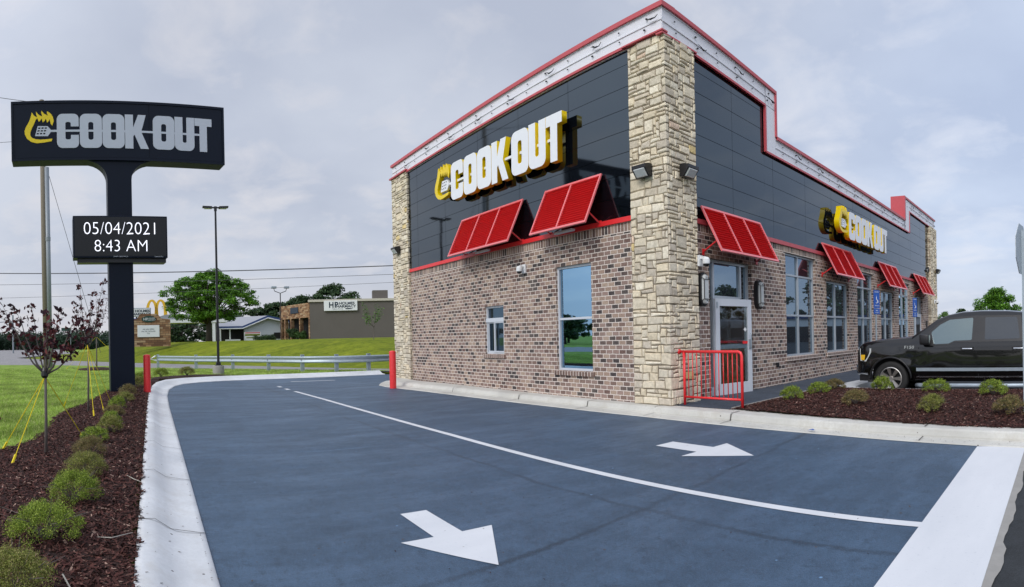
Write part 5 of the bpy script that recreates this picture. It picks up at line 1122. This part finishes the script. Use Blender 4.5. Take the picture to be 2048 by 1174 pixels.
def big_tree(name, x, y, z, crown, n, size, pal, trunk_r, trunk_h, label, seed, cat='tree', group=None, flat=.45, nclump=90, crad=.22):
    """crown: (rx, ry, z0, z1)"""
    r = np.random.default_rng(seed); rx, ry, z0, z1 = crown; T0 = tag(empty(name, (x, y, z)), label, cat, group); cs = []; rs = []
    mb = MB(); top = (z0+z1)/2; mb.tube([(0, 0, -.3), (.05*trunk_h, 0, trunk_h*.6), (0, .05, trunk_h), (0, 0, top)], [trunk_r*1.25, trunk_r, trunk_r*.85, trunk_r*.3], 10)
    for i in range(nclump):
        a = r.random()*2*PI; q = r.random()**.55; zc = z0+(z1-z0)*r.random(); tt = (zc-z0)/(z1-z0); prof = math.sqrt(max(.05, 1-(2*abs(tt-.42))**2.2)) if tt > .42 else math.sqrt(max(.2, 1-((.42-tt)/.5)**2))
        c = (math.cos(a)*rx*q*prof, math.sin(a)*ry*q*prof, zc); cs.append(c); rs.append(crad*min(rx, z1-z0)*r.uniform(.6, 1.35))
        if i % 4 == 0: mb.tube([(0, 0, trunk_h*r.uniform(.75, 1.15)), (c[0]*.5, c[1]*.5, (trunk_h+c[2])/2+.1), c], [trunk_r*.4, trunk_r*.22, trunk_r*.06], 5)
    mb.build('trunk', 'bark_dark', T0, True)
    P, t = leaves(cs, rs, n, size, pal, flat, seed, .5); quads_mesh('crown', P, t, 'leaf', T0); return T0
GREEN = [(.075, .19, .012), (.11, .26, .02), (.16, .34, .03), (.035, .1, .01)]
DARKG = [(.035, .075, .028), (.05, .1, .035), (.08, .13, .045), (.02, .045, .018)]
PALE = [(.1, .19, .05), (.14, .25, .06), (.07, .13, .035)]
big_tree('broadleaf_tree', -59.7, 5.9, 1.6, (5.2, 5.0, 2.3, 7.3), 36000, .12, GREEN, .28, 2.2, 'big spreading bright green tree in front of the motel like white buildings', 21, flat=.4, nclump=300, crad=.13)
for i, (x, y, cr, nn, pal, lb) in enumerate((
    (-100, 21.5, (6, 6, 2, 6.6), 10000, DARKG, 'dark tree behind the white gabled building, left one'), (-98, 26, (6, 6, 1.5, 7.6), 10000, DARKG, 'dark tree behind the gabled building, nearer the pharmacy'),
    (-97, 31.5, (5.5, 5.5, 2, 9.6), 10000, DARKG, 'tallest dark tree rising behind the pharmacy roof'), (-97, 37, (3.5, 4, 2, 6.6), 5000, DARKG, 'small dark tree right of the tallest one behind the pharmacy'),
    (-95, 47.5, (4, 3, 2, 5.9), 3500, DARKG, 'tree top peeping over the pharmacy roof beside the building corner'), (-92, 50.5, (3, 3, 2, 8.2), 3500, DARKG, 'tree top touching the restaurant edge above the pharmacy'),
    (-105, 13, (8, 7, .5, 5.6), 10000, DARKG, 'dark tree behind the white canopy'), (-98, 5, (8, 7, .2, 4.0), 8000, DARKG, 'dark tree mass behind the stone monument sign'))):
    big_tree('background_tree', x, y, 1.5, cr, nn, .27, pal, .3, 3, lb, 40+i, group='dark trees behind the pharmacy', nclump=130, crad=.19)
for i, (x, y, cr, nn, sz, pal, lb) in enumerate(((-7.85, 69.5, (2.7, 2.7, 1.8, 6.0), 20000, .13, GREEN, 'round bright green tree beyond the truck roof'), (-20.4, 98, (1.8, 2, .5, 4.3), 6000, .14, PALE, 'light green tree right of the restaurant, against the wall end'), (-17.9, 102, (2.2, 2, .5, 4.9), 6000, .18, DARKG, 'darker tree behind the truck, left of the round tree'),
      (-15.0, 104, (2.6, 2.4, .5, 5.4), 7000, .18, PALE, 'pale tree between the dark one and the round tree'), (-2.6, 80, (2.5, 3, .5, 5.2), 3500, .14, GREEN, 'yellow green tree at the right edge behind the truck'))):
    big_tree('broadleaf_tree', x, y, -.1, cr, nn, sz, pal, .22, 1.6, lb, 60+i, group='trees beyond the parking lot', nclump=170, crad=.24, flat=.7)
# across the streets (they show in the glass of the restaurant)
for i, (x, y) in enumerate([(2+7.5*k, 92-2.5*k+3*(k % 2)) for k in range(11)]+[(-120+12*k, -52-5*(k % 3)-(5-k)*1.5*(k < 5)) for k in range(10)]):
    hh = random.uniform(7.5, 10.5) if i < 11 else random.uniform(4.5, 6)
    big_tree('broadleaf_tree', x, y, -.1, (5.5, 5.5, 1.2, hh), 2600, .42, DARKG, .3, 2, 'dark street tree beyond the %s, mirrored in the restaurant glass' % ('cross road' if i < 11 else 'main road'), 80+i, group='trees across the %s' % ('cross road' if i < 11 else 'main road'), nclump=34, crad=.3)
# distant wood to the left
cs = []; rs = []
for k in range(230):
    a = -.36+.40*k/230; d_ = 235+random.uniform(-12, 25); cs.append((-d_*math.cos(a), d_*math.sin(a)*1.0, random.uniform(1, 5.5))); rs.append(random.uniform(2.2, 3.6))
P, t = leaves(cs, rs, 34000, .6, [(.03, .06, .035), (.04, .075, .04), (.025, .05, .03)], .9, 9, .2)
o = quads_mesh('woodland', P, t, 'leaf'); tag(o, 'distant dark green wood along the horizon on the left', 'woodland', kind='stuff')

# ------------------------------------------------------------------ far side: guard rail, lamp, poles, wires
GRP = [(-34.05, .35), (-31.0, 2.35), (-29.3, 4.1), (-27.3, 5.55), (-25.5, 6.75), (-24.5, 8.05), (-24.3, 9.5), (-24.4, 11.4)]
gx = tag(empty('guard_rail', (0, 0, 0)), 'galvanised steel guard rail on posts in front of the side road', 'guard rail')
for x, y in GRP:
    mb = MB(); mb.box(x-.07, x+.07, y-.08, y+.08, .0, .92); mb.build('rail_post', 'galv', gx)
mb = MB(); prof = [(0, .84), (.06, .82), (.07, .77), (.0, .71), (.0, .66), (.07, .6), (.06, .55), (0, .53)]; vs = []
for x, y in GRP:
    for d_, z in prof: vs.append((x+.09+d_, y-(.02), z))
k = len(prof); mb.add(vs, [(i*k+q, (i+1)*k+q, (i+1)*k+q+1, i*k+q+1) for i in range(len(GRP)-1) for q in range(k-1)]); mb.build('rail_beam', 'galv', gx, True)
mb = MB(); mb.tube([(-34.0, .3, .55), (-34.3, -.1, .66), (-34.0, .2, .82)], .06, 8); mb.build('rail_end', 'sign_white', gx, True)
lp = tag(empty('parking_lot_lamp', (-25.83, 2.96, .1)), 'slim black lamp post with two flat heads on a concrete base', 'street lamp')
mb = MB(); mb.lathe([(.26, 0), (.26, .38), (.24, .42), (.001, .42)], 0, 0, 0, 'z', 28); mb.build('concrete_base', 'conc_post', lp, True)
mb = MB(); mb.box(-.09, .09, -.09, .09, .42, .5); mb.box(-.16, .16, -.16, .16, .42, .44); mb.add([(-.055, -.055, .5), (.055, -.055, .5), (.055, .055, .5), (-.055, .055, .5), (-.04, -.04, 7.5), (.04, -.04, 7.5), (.04, .04, 7.5), (-.04, .04, 7.5)], [(0, 1, 5, 4), (1, 2, 6, 5), (2, 3, 7, 6), (3, 0, 4, 7), (4, 5, 6, 7)]); mb.box(-.06, .06, -.06, .06, 7.35, 7.55); mb.box(-.12, .12, -.1, .1, .44, .56); mb.build('lamp_pole', 'black', lp)
for s in (-1, 1):
    mb = MB(); mb.add([(-.14, s*.16, 7.46), (.14, s*.16, 7.46), (.12, s*.58, 7.5), (-.12, s*.58, 7.5), (-.14, s*.16, 7.54), (.14, s*.16, 7.54), (.12, s*.58, 7.56), (-.12, s*.58, 7.56)], [(0, 1, 2, 3), (4, 5, 6, 7), (0, 1, 5, 4), (1, 2, 6, 5), (2, 3, 7, 6), (3, 0, 4, 7)]); mb.box(-.03, .03, min(s*.05, s*.17), max(s*.05, s*.17), 7.47, 7.53); h = mb.build('lamp_head', 'black', lp)
    mb = MB(); mb.box(-.1, .1, min(s*.22, s*.5), max(s*.22, s*.5), 7.452, 7.46); mb.build('lamp_lens', 'lens', h)
up = tag(empty('utility_pole', (-36.4, -6.55, 0)), 'tall wooden utility pole with a grey conduit, behind the pylon sign', 'utility pole')
mb = MB(); mb.tube([(0, -.12, 0), (0, -.16, 8), (-.02, -.2, 17.3)], [.22, .2, .16], 12); mb.build('wood_pole', 'pole_wood', up, True)
mb = MB(); mb.tube([(.12, .13, 0), (.12, .09, 12.9)], .15, 12); mb.lathe([(.17, 0), (.17, .25)], .12, .1, 8.2, 'z', 12); mb.build('conduit', 'pole_grey', up, True)
def cable(p, q, sag, r, label, name='power_cable'):
    p, q = Vector(p), Vector(q); mb = MB(); mb.tube([p.lerp(q, t)-Vector((0, 0, sag*4*t*(1-t))) for t in np.linspace(0, 1, 22)], r, 5); tag(mb.build(name, 'wire', None, True), label, 'cable', 'overhead cables')
def dirpt(x, y, z, d_): h = math.hypot(x, y); return (x/h*d_, y/h*d_, EYE+z*d_)
cable(dirpt(-.95, -.32, .128, 60), dirpt(-.9, .436, .1275, 52), .75, .045, 'thick overhead cable crossing the sky above the pharmacy')
cable(dirpt(-.95, -.32, .107, 62), dirpt(-.9, .436, .1125, 54), .6, .02, 'thin overhead cable just below the thick one')
cable(dirpt(-.95, -.32, .083, 64), dirpt(-.9, .436, .099, 56), .5, .016, 'thin lower overhead cable across the trees')
cable(dirpt(-.95, -.32, .445, 40), (-36.4, -6.7, 17.1), .1, .02, 'cable running to the top of the utility pole from the left, upper')
cable(dirpt(-.95, -.32, .352, 40), (-36.4, -6.7, 14.8), .1, .016, 'second cable running to the utility pole from the left')
cable((-36.4, -6.5, 13.0), (-40.6, -3.6, 1.0), .0, .016, 'thin guy wire slanting down from the utility pole', 'guy_wire')
for k, (z, r_) in enumerate(((9.5, .03), (8.9, .03), (8.3, .05), (7.9, .05), (10.6, .02))): cable((-44, -16-k*.3, z), (60, -16.5-k*.3, z+.3), 1.0, r_, 'cable along the main road, number %s from the top, mirrored in the side window' % ['two', 'three', 'four', 'five', 'one'][k])
ml = tag(empty('twin_flood_lamp', (-78, 17.7, 1.5)), 'thin dark lamp pole with two small floodlights by the pharmacy', 'street lamp')
mb = MB(); mb.tube([(0, 0, 0), (0, 0, 6.7)], .07, 8); mb.tube([(0, -.9, 7.4), (0, -.8, 7.0), (0, 0, 6.7), (0, .8, 7.0), (0, .9, 7.4)], .05, 6); mb.build('lamp_pole', 'black', ml)
for s in (-1, 1): mb = MB(); mb.bbox(-.25, .25, s*.9-.35, s*.9+.35, 7.35, 7.65, .04); mb.build('lamp_head', 'galv', ml)
ts = tag(empty('traffic_signal', (-120, -29.0, 0)), 'distant traffic signal hanging from a mast at the far left', 'traffic signal')
mb = MB(); mb.tube([(0, -.2, 0), (0, -.2, 8.2)], .18, 8); mb.tube([(0, -5, 6.6), (0, -.2, 6.9)], .1, 6); mb.build('mast', 'pole_grey', ts); mb = MB(); mb.bbox(.1, .5, -1.0, -.4, 5.1, 6.7, .05); mb.build('signal_head', 'black', ts)
ts = tag(empty('street_name_sign', (-62, -9.2, 0)), 'small green street name sign on a thin pole beyond the lawn', 'street sign')
mb = MB(); mb.tube([(0, .5, 0), (0, .5, 3.4)], .04, 6); mb.build('sign_post', 'pole_grey', ts); mb = MB(); mb.bbox(.05, .09, -.5, .5, 3.1, 3.45, .01); mb.build('sign_plate', 'green_dark', ts)

# ------------------------------------------------------------------ buildings and signs on the hill
ph = tag(empty('pharmacy_building', (-72, 25, 1.6)), 'flat roofed grey stucco pharmacy with a brown stone entrance side', 'pharmacy')
def local(mb, name, mats, root, smooth=False):
    o = mb.build(name, mats, root, smooth); o.data.transform(Matrix.Translation(-root.location)); return o
mb = MB(); P0, P1 = Vector((-72.2, 20.25, 0)), Vector((-68.3, 31.5, 0)); uu = (P1-P0).normalized(); nn = Vector((-uu.y, uu.x, 0)); back = nn*14
def wbox(mb, a, b_, dback, z0, z1, off=0): # a,b: distance along front wall; off: stands proud of the wall
    p = [P0+uu*a-nn*off, P0+uu*b_-nn*off, P0+uu*b_+nn*dback, P0+uu*a+nn*dback]; mb.add([(q.x, q.y, z0) for q in p]+[(q.x, q.y, z1) for q in p], [(3, 2, 1, 0), (4, 5, 6, 7), (0, 1, 5, 4), (1, 2, 6, 5), (2, 3, 7, 6), (3, 0, 4, 7)])
wbox(mb, 0, 24, 16, 1.2, 6.55); local(mb, 'stucco_wall', 'stucco', ph)
mb = MB(); wbox(mb, -.2, 24.2, 16.2, 6.55, 6.85, .2); local(mb, 'roof_edge', 'cream', ph)
# entrance side: stone wing running back to the left
Q0 = P0-uu*.05; Q1 = Vector((-80.5, 18.2, 0)); uv_ = (Q1-Q0).normalized(); nv = Vector((uv_.y, -uv_.x, 0))
def sbox(mb, a, b_, z0, z1, off=0, dep=.8):
    p = [Q0+uv_*a+nv*off, Q0+uv_*b_+nv*off, Q0+uv_*b_-nv*dep, Q0+uv_*a-nv*dep]; mb.add([(q.x, q.y, z0) for q in p]+[(q.x, q.y, z1) for q in p], [(3, 2, 1, 0), (4, 5, 6, 7), (0, 1, 5, 4), (1, 2, 6, 5), (2, 3, 7, 6), (3, 0, 4, 7)])
if nv.y > 0: nv = -nv
mb = MB(); sbox(mb, 0, 8.6, 4.6, 6.5); [sbox(mb, a, a+.3, 1.2, 4.6, 0, .5) for a in (0, 2.6, 5.2, 7.0)]; sbox(mb, 8.1, 8.6, 1.2, 4.6); local(mb, 'stone_front', 'fieldstone', ph)
mb = MB(); sbox(mb, .3, 8.2, 1.2, 4.6, -1.2, 1.5); local(mb, 'recessed_doors', 'dark', ph)
mb = MB(); sbox(mb, 3.0, 5.2, 5.3, 6.1, .1, .1); local(mb, 'entrance_sign', 'text_dark', ph)
mb = MB(); wbox(mb, 8.2, 10.2, 3, 6.9, 8.0, -1.0); local(mb, 'rooftop_unit', 'stucco', ph)
mb = MB(); wbox(mb, 11.0, 11.5, .2, 5.55, 5.85, .15); local(mb, 'wall_light', 'galv', ph)
phs = tag(empty('pharmacy_wall_sign', tuple(P0+uu*1.85-nn*.25+Vector((0, 0, 5.35))), (PI/2, 0, math.atan2(uu.y, uu.x))), 'white lightbox sign reading HOLMES PHARMACY high on the grey stucco wall', 'wall sign')
mb = MB(); mb.bbox(0, 4.3, 0, 1.3, -.2, .05, .03); mb.build('sign_box', 'sign_white', phs)
text_on('sign_text', 'H', 1.0, 'text_dark', phs, .95, .42, .056, xs=.9, thin=.035); text_on('sign_text', 'P', 1.0, 'text_dark', phs, 1.6, .42, .056, xs=1.0, thin=.035); text_on('sign_text', 'HOLMES', .46, 'text_dark', phs, 2.95, .79, .056, xs=1.15, thin=.018); text_on('sign_text', 'HARMACY', .46, 'text_dark', phs, 2.85, .4, .056, xs=1.15, thin=.018)
text_on('sign_text', 'Wellness Services', .2, 'text_dark', phs, 1.75, .17, .056); mb = MB(); mb.prism([(2.75, .17), (3.3, .16), (3.8, .23), (3.3, .32), (2.75, .3)], .05, .058); mb.build('arrow_mark', 'text_dark', phs)
gb = tag(empty('white_gabled_building', (-84, 14, 1.6)), 'white building with a low grey roof and a blue edged gable', 'house')
mb = MB(); gx0, gy0 = -84.4, 13.6; mb.prism([(gy0, 1.4), (gy0+7, 1.4), (gy0+7, 4.2), (gy0+3.4, 5.1), (gy0, 4.1)], -92, -84, 'x'); local(mb, 'gable_wall', 'white_wall', gb)
mb = MB(); mb.prism([(gy0-3.8, 3.62), (gy0-.4, 3.62), (gy0+3.4, 5.1), (gy0+7.4, 4.2), (gy0+7.4, 4.5), (gy0+3.4, 5.42), (gy0-.4, 3.9), (gy0-3.8, 3.9)], -83.6, -83.4, 'x'); local(mb, 'gable_fascia', 'blue_trim', gb)
mb = MB(); mb.prism([(gy0-3.8, 3.5), (gy0-.4, 3.5), (gy0+3.4, 4.98), (gy0+7.4, 4.05), (gy0+7.4, 4.2), (gy0+3.4, 5.13), (gy0-.4, 3.64), (gy0-3.8, 3.64)], -83.5, -83.3, 'x'); local(mb, 'white_fascia', 'sign_white', gb)
mb = MB(); mb.quad((-83.6, gy0-3.8, 3.9), (-83.6, gy0-.4, 3.9), (-83.6, gy0+3.4, 5.4), (-93, gy0+3.4, 5.6), (-93, gy0-3.8, 5.5)); mb.quad((-83.6, gy0+3.4, 5.4), (-83.6, gy0+7.4, 4.5), (-93, gy0+7.4, 5.2), (-93, gy0+3.4, 5.6)); local(mb, 'roof', 'grey_roof', gb)
mb = MB(); mb.box(-92, -85, gy0-3.6, gy0-.02, 1.4, 3.6); local(mb, 'side_wing', 'dark', gb); mb = MB(); 
for a in (0, 1.4): mb = MB(); mb.tube([(-83.8, gy0-3.6+a, 1.5), (-83.8, gy0-3.6+a, 3.6)], .1, 6); local(mb, 'porch_post', 'sign_white', gb)
mb = MB(); mb.box(-84.02, -83.95, gy0+4.4, gy0+7, 2.0, 2.9); local(mb, 'dark_strip', 'dark', gb)  # strip of windows in the gable wall
mb = MB(); mb.box(-83.9, -83.7, gy0-2.9, gy0-.7, 1.5, 2.0); local(mb, 'low_wall', 'sign_white', gb)
bn = tag(empty('banner_board', (-82, 13.2, 1.5)), 'white banner with green lettering standing before the gabled building', 'banner')
mb = MB(); mb.box(0, .06, 0, 2.4, .1, 1.5); mb.build('banner_cloth', 'sign_white', bn); mb = MB(); mb.box(.06, .07, .1, 2.3, .95, 1.2); mb.box(.06, .07, .3, 2.1, .6, .75); mb.build('banner_text', 'hill', bn); mb = MB(); mb.box(.06, .07, .1, 2.3, 1.3, 1.45); mb.build('banner_stripe', 'red_dull', bn)
cn = tag(empty('drive_up_canopy', (-80, 5, 1.6)), 'low white canopy on columns behind the big green tree', 'canopy')
mb = MB(); mb.box(-2, 1.5, -5.6, 5.4, 2.75, 3.2); mb.build('canopy_roof', 'sign_white', cn); mb = MB(); mb.prism([(-5.6, 3.2), (5.4, 3.2), (4, 3.9), (-3, 3.9)], -2, 1.3, 'x'); mb.build('canopy_top', 'grey_roof', cn)
for y in (-4.6, 2.5, 3.3): mb = MB(); mb.box(1.0, 1.4, y, y+.4, -.2, 2.75); mb.build('canopy_column', 'sign_white', cn)
mo = tag(empty('monument_sign', (-55, 0, 1.5), (PI/2, 0, math.radians(93))), 'brown stone monument sign with a green oval and a white letter board', 'monument sign')
mb = MB(); pl = rounded([(-2.2, -.2), (1.8, -.2), (1.8, 2.35), (.95, 2.45, .2), (.6, 2.9, .4), (-1.1, 2.9, .4), (-1.35, 2.45, .2), (-2.2, 2.35)]); mb.prism(pl, -.5, 0); mb.build('stone_body', 'fieldstone', mo)
mb = MB(); mb.prism([(-.25+.68*math.cos(a), 2.4+.3*math.sin(a)) for a in np.linspace(0, 2*PI, 28, endpoint=False)], 0, .06); ov = mb.build('oval_plaque', 'green_dark', mo)
text_on('plaque_text', 'HP', .36, 'sign_white', ov, -.55, 2.28, .065); text_on('plaque_text', 'HOLMES', .16, 'sign_white', ov, .02, 2.42, .065); text_on('plaque_text', 'HARMACY', .16, 'sign_white', ov, .02, 2.26, .065)
mb = MB(); mb.bbox(-1.33, .75, .7, 1.82, 0, .08, .02); lb_ = mb.build('letter_board', 'sign_white', mo)
for s_, y in (('WE ARE OPEN', 1.38), ('WE DEL MON-FRI', 1.18), ('TDL', .98)): text_on('board_text', s_, .17, 'text_dark', lb_, -.3, y, .085)
hp = tag(empty('pharmacy_road_sign', (-63, -1.15, 1.5), (PI/2, 0, math.radians(92))), 'white HOLMES PHARMACY board on a pole above the stone monument sign', 'road sign')
mb = MB(); mb.bbox(-2.3, 1.12, 3.0, 3.98, -.1, .1, .03); mb.build('sign_frame', 'galv', hp); mb = MB(); mb.box(-2.2, 1.03, 3.08, 3.9, .1, .12); pn = mb.build('sign_panel', 'sign_white', hp)
text_on('sign_text', 'HP', .85, 'text_dark', pn, -1.15, 3.22, .125, xs=.8, thin=.03); text_on('sign_text', 'HOLMES', .36, 'text_dark', pn, .2, 3.52, .125, xs=1.2, thin=.015); text_on('sign_text', 'HARMACY', .36, 'text_dark', pn, .1, 3.18, .125, xs=1.15, thin=.015)
mb = MB(); mb.tube([(-.45, -.3, 0), (-.45, 3.0, 0)], .09, 8); mb.build('sign_pole', 'black', hp)
mb = MB(); mb.bbox(-2.0, .65, 1.75, 2.85, -.08, .08, .03); eb = mb.build('message_panel', 'blue_sign', hp); text_on('message_text', 'Rx To', .42, 'sign_white', eb, .2, 2.35, .085, shear=.3); text_on('message_text', 'TODAY', .42, 'sign_white', eb, -.1, 1.86, .085)
mc = tag(empty('golden_arches_sign', (-105, .95, 3.9), (PI/2, 0, math.radians(92))), 'yellow double arch road sign behind the stone monument sign', 'road sign')
def archpts(x0): return [(x0+.85*math.sin(PI*(t-.5))*1.0, 3.3*math.cos(PI*(t-.5))**.62, 0) for t in np.linspace(.02, .98, 26)]
for x0 in (-.8, .8):
    mb = MB(); A = [(x, 2.2+y, 0) for x, y, _ in archpts(x0)]; vs = []
    for i, (x, y, _) in enumerate(A):
        w_ = .17+.14*abs(i-12.5)/12.5; t_ = Vector(A[min(i+1, 25)])-Vector(A[max(i-1, 0)]); t_.normalize(); q = Vector((-t_.y, t_.x, 0))*w_; p = Vector((x, y, 0))
        vs += [p+q+Vector((0, 0, .25)), p-q+Vector((0, 0, .25)), p-q-Vector((0, 0, .25)), p+q-Vector((0, 0, .25))]
    mb.add(vs, [(4*i+a, 4*i+(a+1) % 4, 4*i+4+(a+1) % 4, 4*i+4+a) for i in range(25) for a in range(4)]+[(0, 1, 2, 3), (103, 102, 101, 100)]); mb.build('arch', 'arch_yellow', mc)
mb = MB(); mb.box(-2.2, 2.4, 1.95, 2.2, -.3, .3); mb.tube([(0, -2.6, 0), (0, 1.9, 0)], .3, 10); mb.build('sign_base', 'red_dull', mc)
# hedges and little things by the pharmacy
for i, (x, y, cr, lb) in enumerate(((-79.8, 16.6, (.0, .0, 0, 0), ''),)): pass
def bush(x, y, z, rx, ry, h, n, label, seed, pal=DARKG, group='clipped bushes by the pharmacy'):
    r = np.random.default_rng(seed); cs = [(rx*math.cos(a)*q*.75, ry*math.sin(a)*q*.75, h*(.35+.4*w_)) for a, q, w_ in zip(r.random(26)*6.28, r.random(26)**.5, r.random(26))]; P, t = leaves(cs, [min(rx, h)*.42]*26, n, .09, pal, .9, seed); o = quads_mesh('bush', P, t, 'leaf'); o.location = (x, y, z); return tag(o, label, 'bush', group)
bush(-76.3, 18.9, 1.5, .9, .9, 2.1, 2200, 'tall rounded dark bush at the far end of the pharmacy entrance', 1); bush(-73.3, 19.3, 1.5, .9, .8, 1.5, 2200, 'rounded green bush beside the pharmacy front corner', 2, [(.04, .09, .02), (.06, .12, .03)]); bush(-79.5, 15.6, 1.5, 1.2, 2.0, 1.05, 2600, 'long low hedge before the white gabled building', 3)
sp = tag(empty('sapling', (-38.5, 15.5, float(ground_h(np.array(-38.5), np.array(15.5))))), 'thin young tree on the grassy hill before the grey stucco wall', 'young tree')
mb, tips = limb_tree('t', None, .9, [(0, .5, 2.2, .02), (2.1, .6, 2.0, .02), (4.2, .6, 2.4, .02), (5.2, .8, 1.6, .02)], .03, 'bark', 2); mb.build('trunk', 'bark', sp); P, t = leaves([tuple(q[0]) for q in tips], [.22]*len(tips), 420, .07, PALE, .8, 3); quads_mesh('crown', P, t, 'leaf', sp)
# low pale warehouse across the cross road (mirrored in the tall windows)
wh = tag(empty('warehouse', (8, 76, 0), (0, 0, math.radians(72))), 'long low pale building across the cross road, mirrored in the tall windows', 'building')
mb = MB(); mb.box(0, 12, -34, 4, 0, 3.2); mb.build('wall', 'white_wall', wh); mb = MB(); mb.box(-.3, 12.3, -34.3, 4.3, 3.2, 3.5); mb.build('roof', 'blue_trim', wh)
mb = MB(); mb.box(-.06, .0, -33.5, 3.5, .0, 2.1); mb.build('dark_strip', 'dark', wh)  # no real windows, added to darken the lower part of the mirrored view

mb = MB(); mb.add([(0, 0, 0), (.07, .01, .012), (.1, .05, .0), (.06, .07, .02), (.01, .05, .006)], [(0, 1, 2, 3, 4)]); mb.add([(.05, -.02, .004), (.12, -.03, .02), (.13, .02, .01)], [(0, 1, 2)])
o = mb.build('plastic_scrap', 'blue_sign'); o.location = (-3.7, 7.78, .045); tag(o, 'small torn blue plastic scrap lying in the concrete gutter', 'litter')
def debris(name, n, samp, label):
    X, Y, Z = samp(n); a = rng.uniform(0, 2*PI, n); L = rng.uniform(.003, .011, n); w = L*rng.uniform(.3, .6, n); c = np.stack([X, Y, Z+.004], 1)
    d_ = np.stack([np.cos(a)*L, np.sin(a)*L, rng.uniform(-.2, .2, n)*L], 1); e_ = np.stack([-np.sin(a)*w, np.cos(a)*w, 0*a], 1)
    P = np.stack([c-d_-e_, c+d_-e_*.6, c+d_+e_, c-d_+e_*.7], 1); pal = np.array([(.03, .015, .012), (.06, .03, .02), (.12, .08, .05)])
    return tag(quads_mesh(name, P, pal[rng.integers(0, 3, n)], 'chip'), label, 'litter', kind='stuff')
def cz_left(x, y): return np.interp((.4-y)/.53, [0, .1, .3, .45, .58, .7, .8, .9, 1], [.004, .026, .034, .052, .085, .125, .146, .153, .155])
def s1(n):
    X = -1.5-16*rng.random(n)**1.5; q = rng.random(n); Y = np.where(q < .55, .4-.05*rng.random(n), np.where(q < .8, -.13+.1*rng.random(n)**2, .4-.5*rng.random(n))); return X, Y, cz_left(X, Y)
debris('kerb_debris', 420, s1, 'scattered bark bits along the left concrete curb')
def s2(n):
    X = rng.uniform(-6, -.4, n); yb = interp(BEDGE, X); yf = interp(BFACE, X); Y = yb+(yf-yb)*rng.random(n); return X, Y, .03+0*X
debris('gutter_debris', 200, s2, 'scattered bark bits in the gutter before the right mulch bed')
def s3(n):
    q = rng.random(n); X = -1.3-13*q**1.4; Y = rng.uniform(.5, 7.2, n); return X, Y, .002+0*X
debris('road_grit', 420, s3, 'loose grit and bark crumbs scattered over the sealed drive lane')
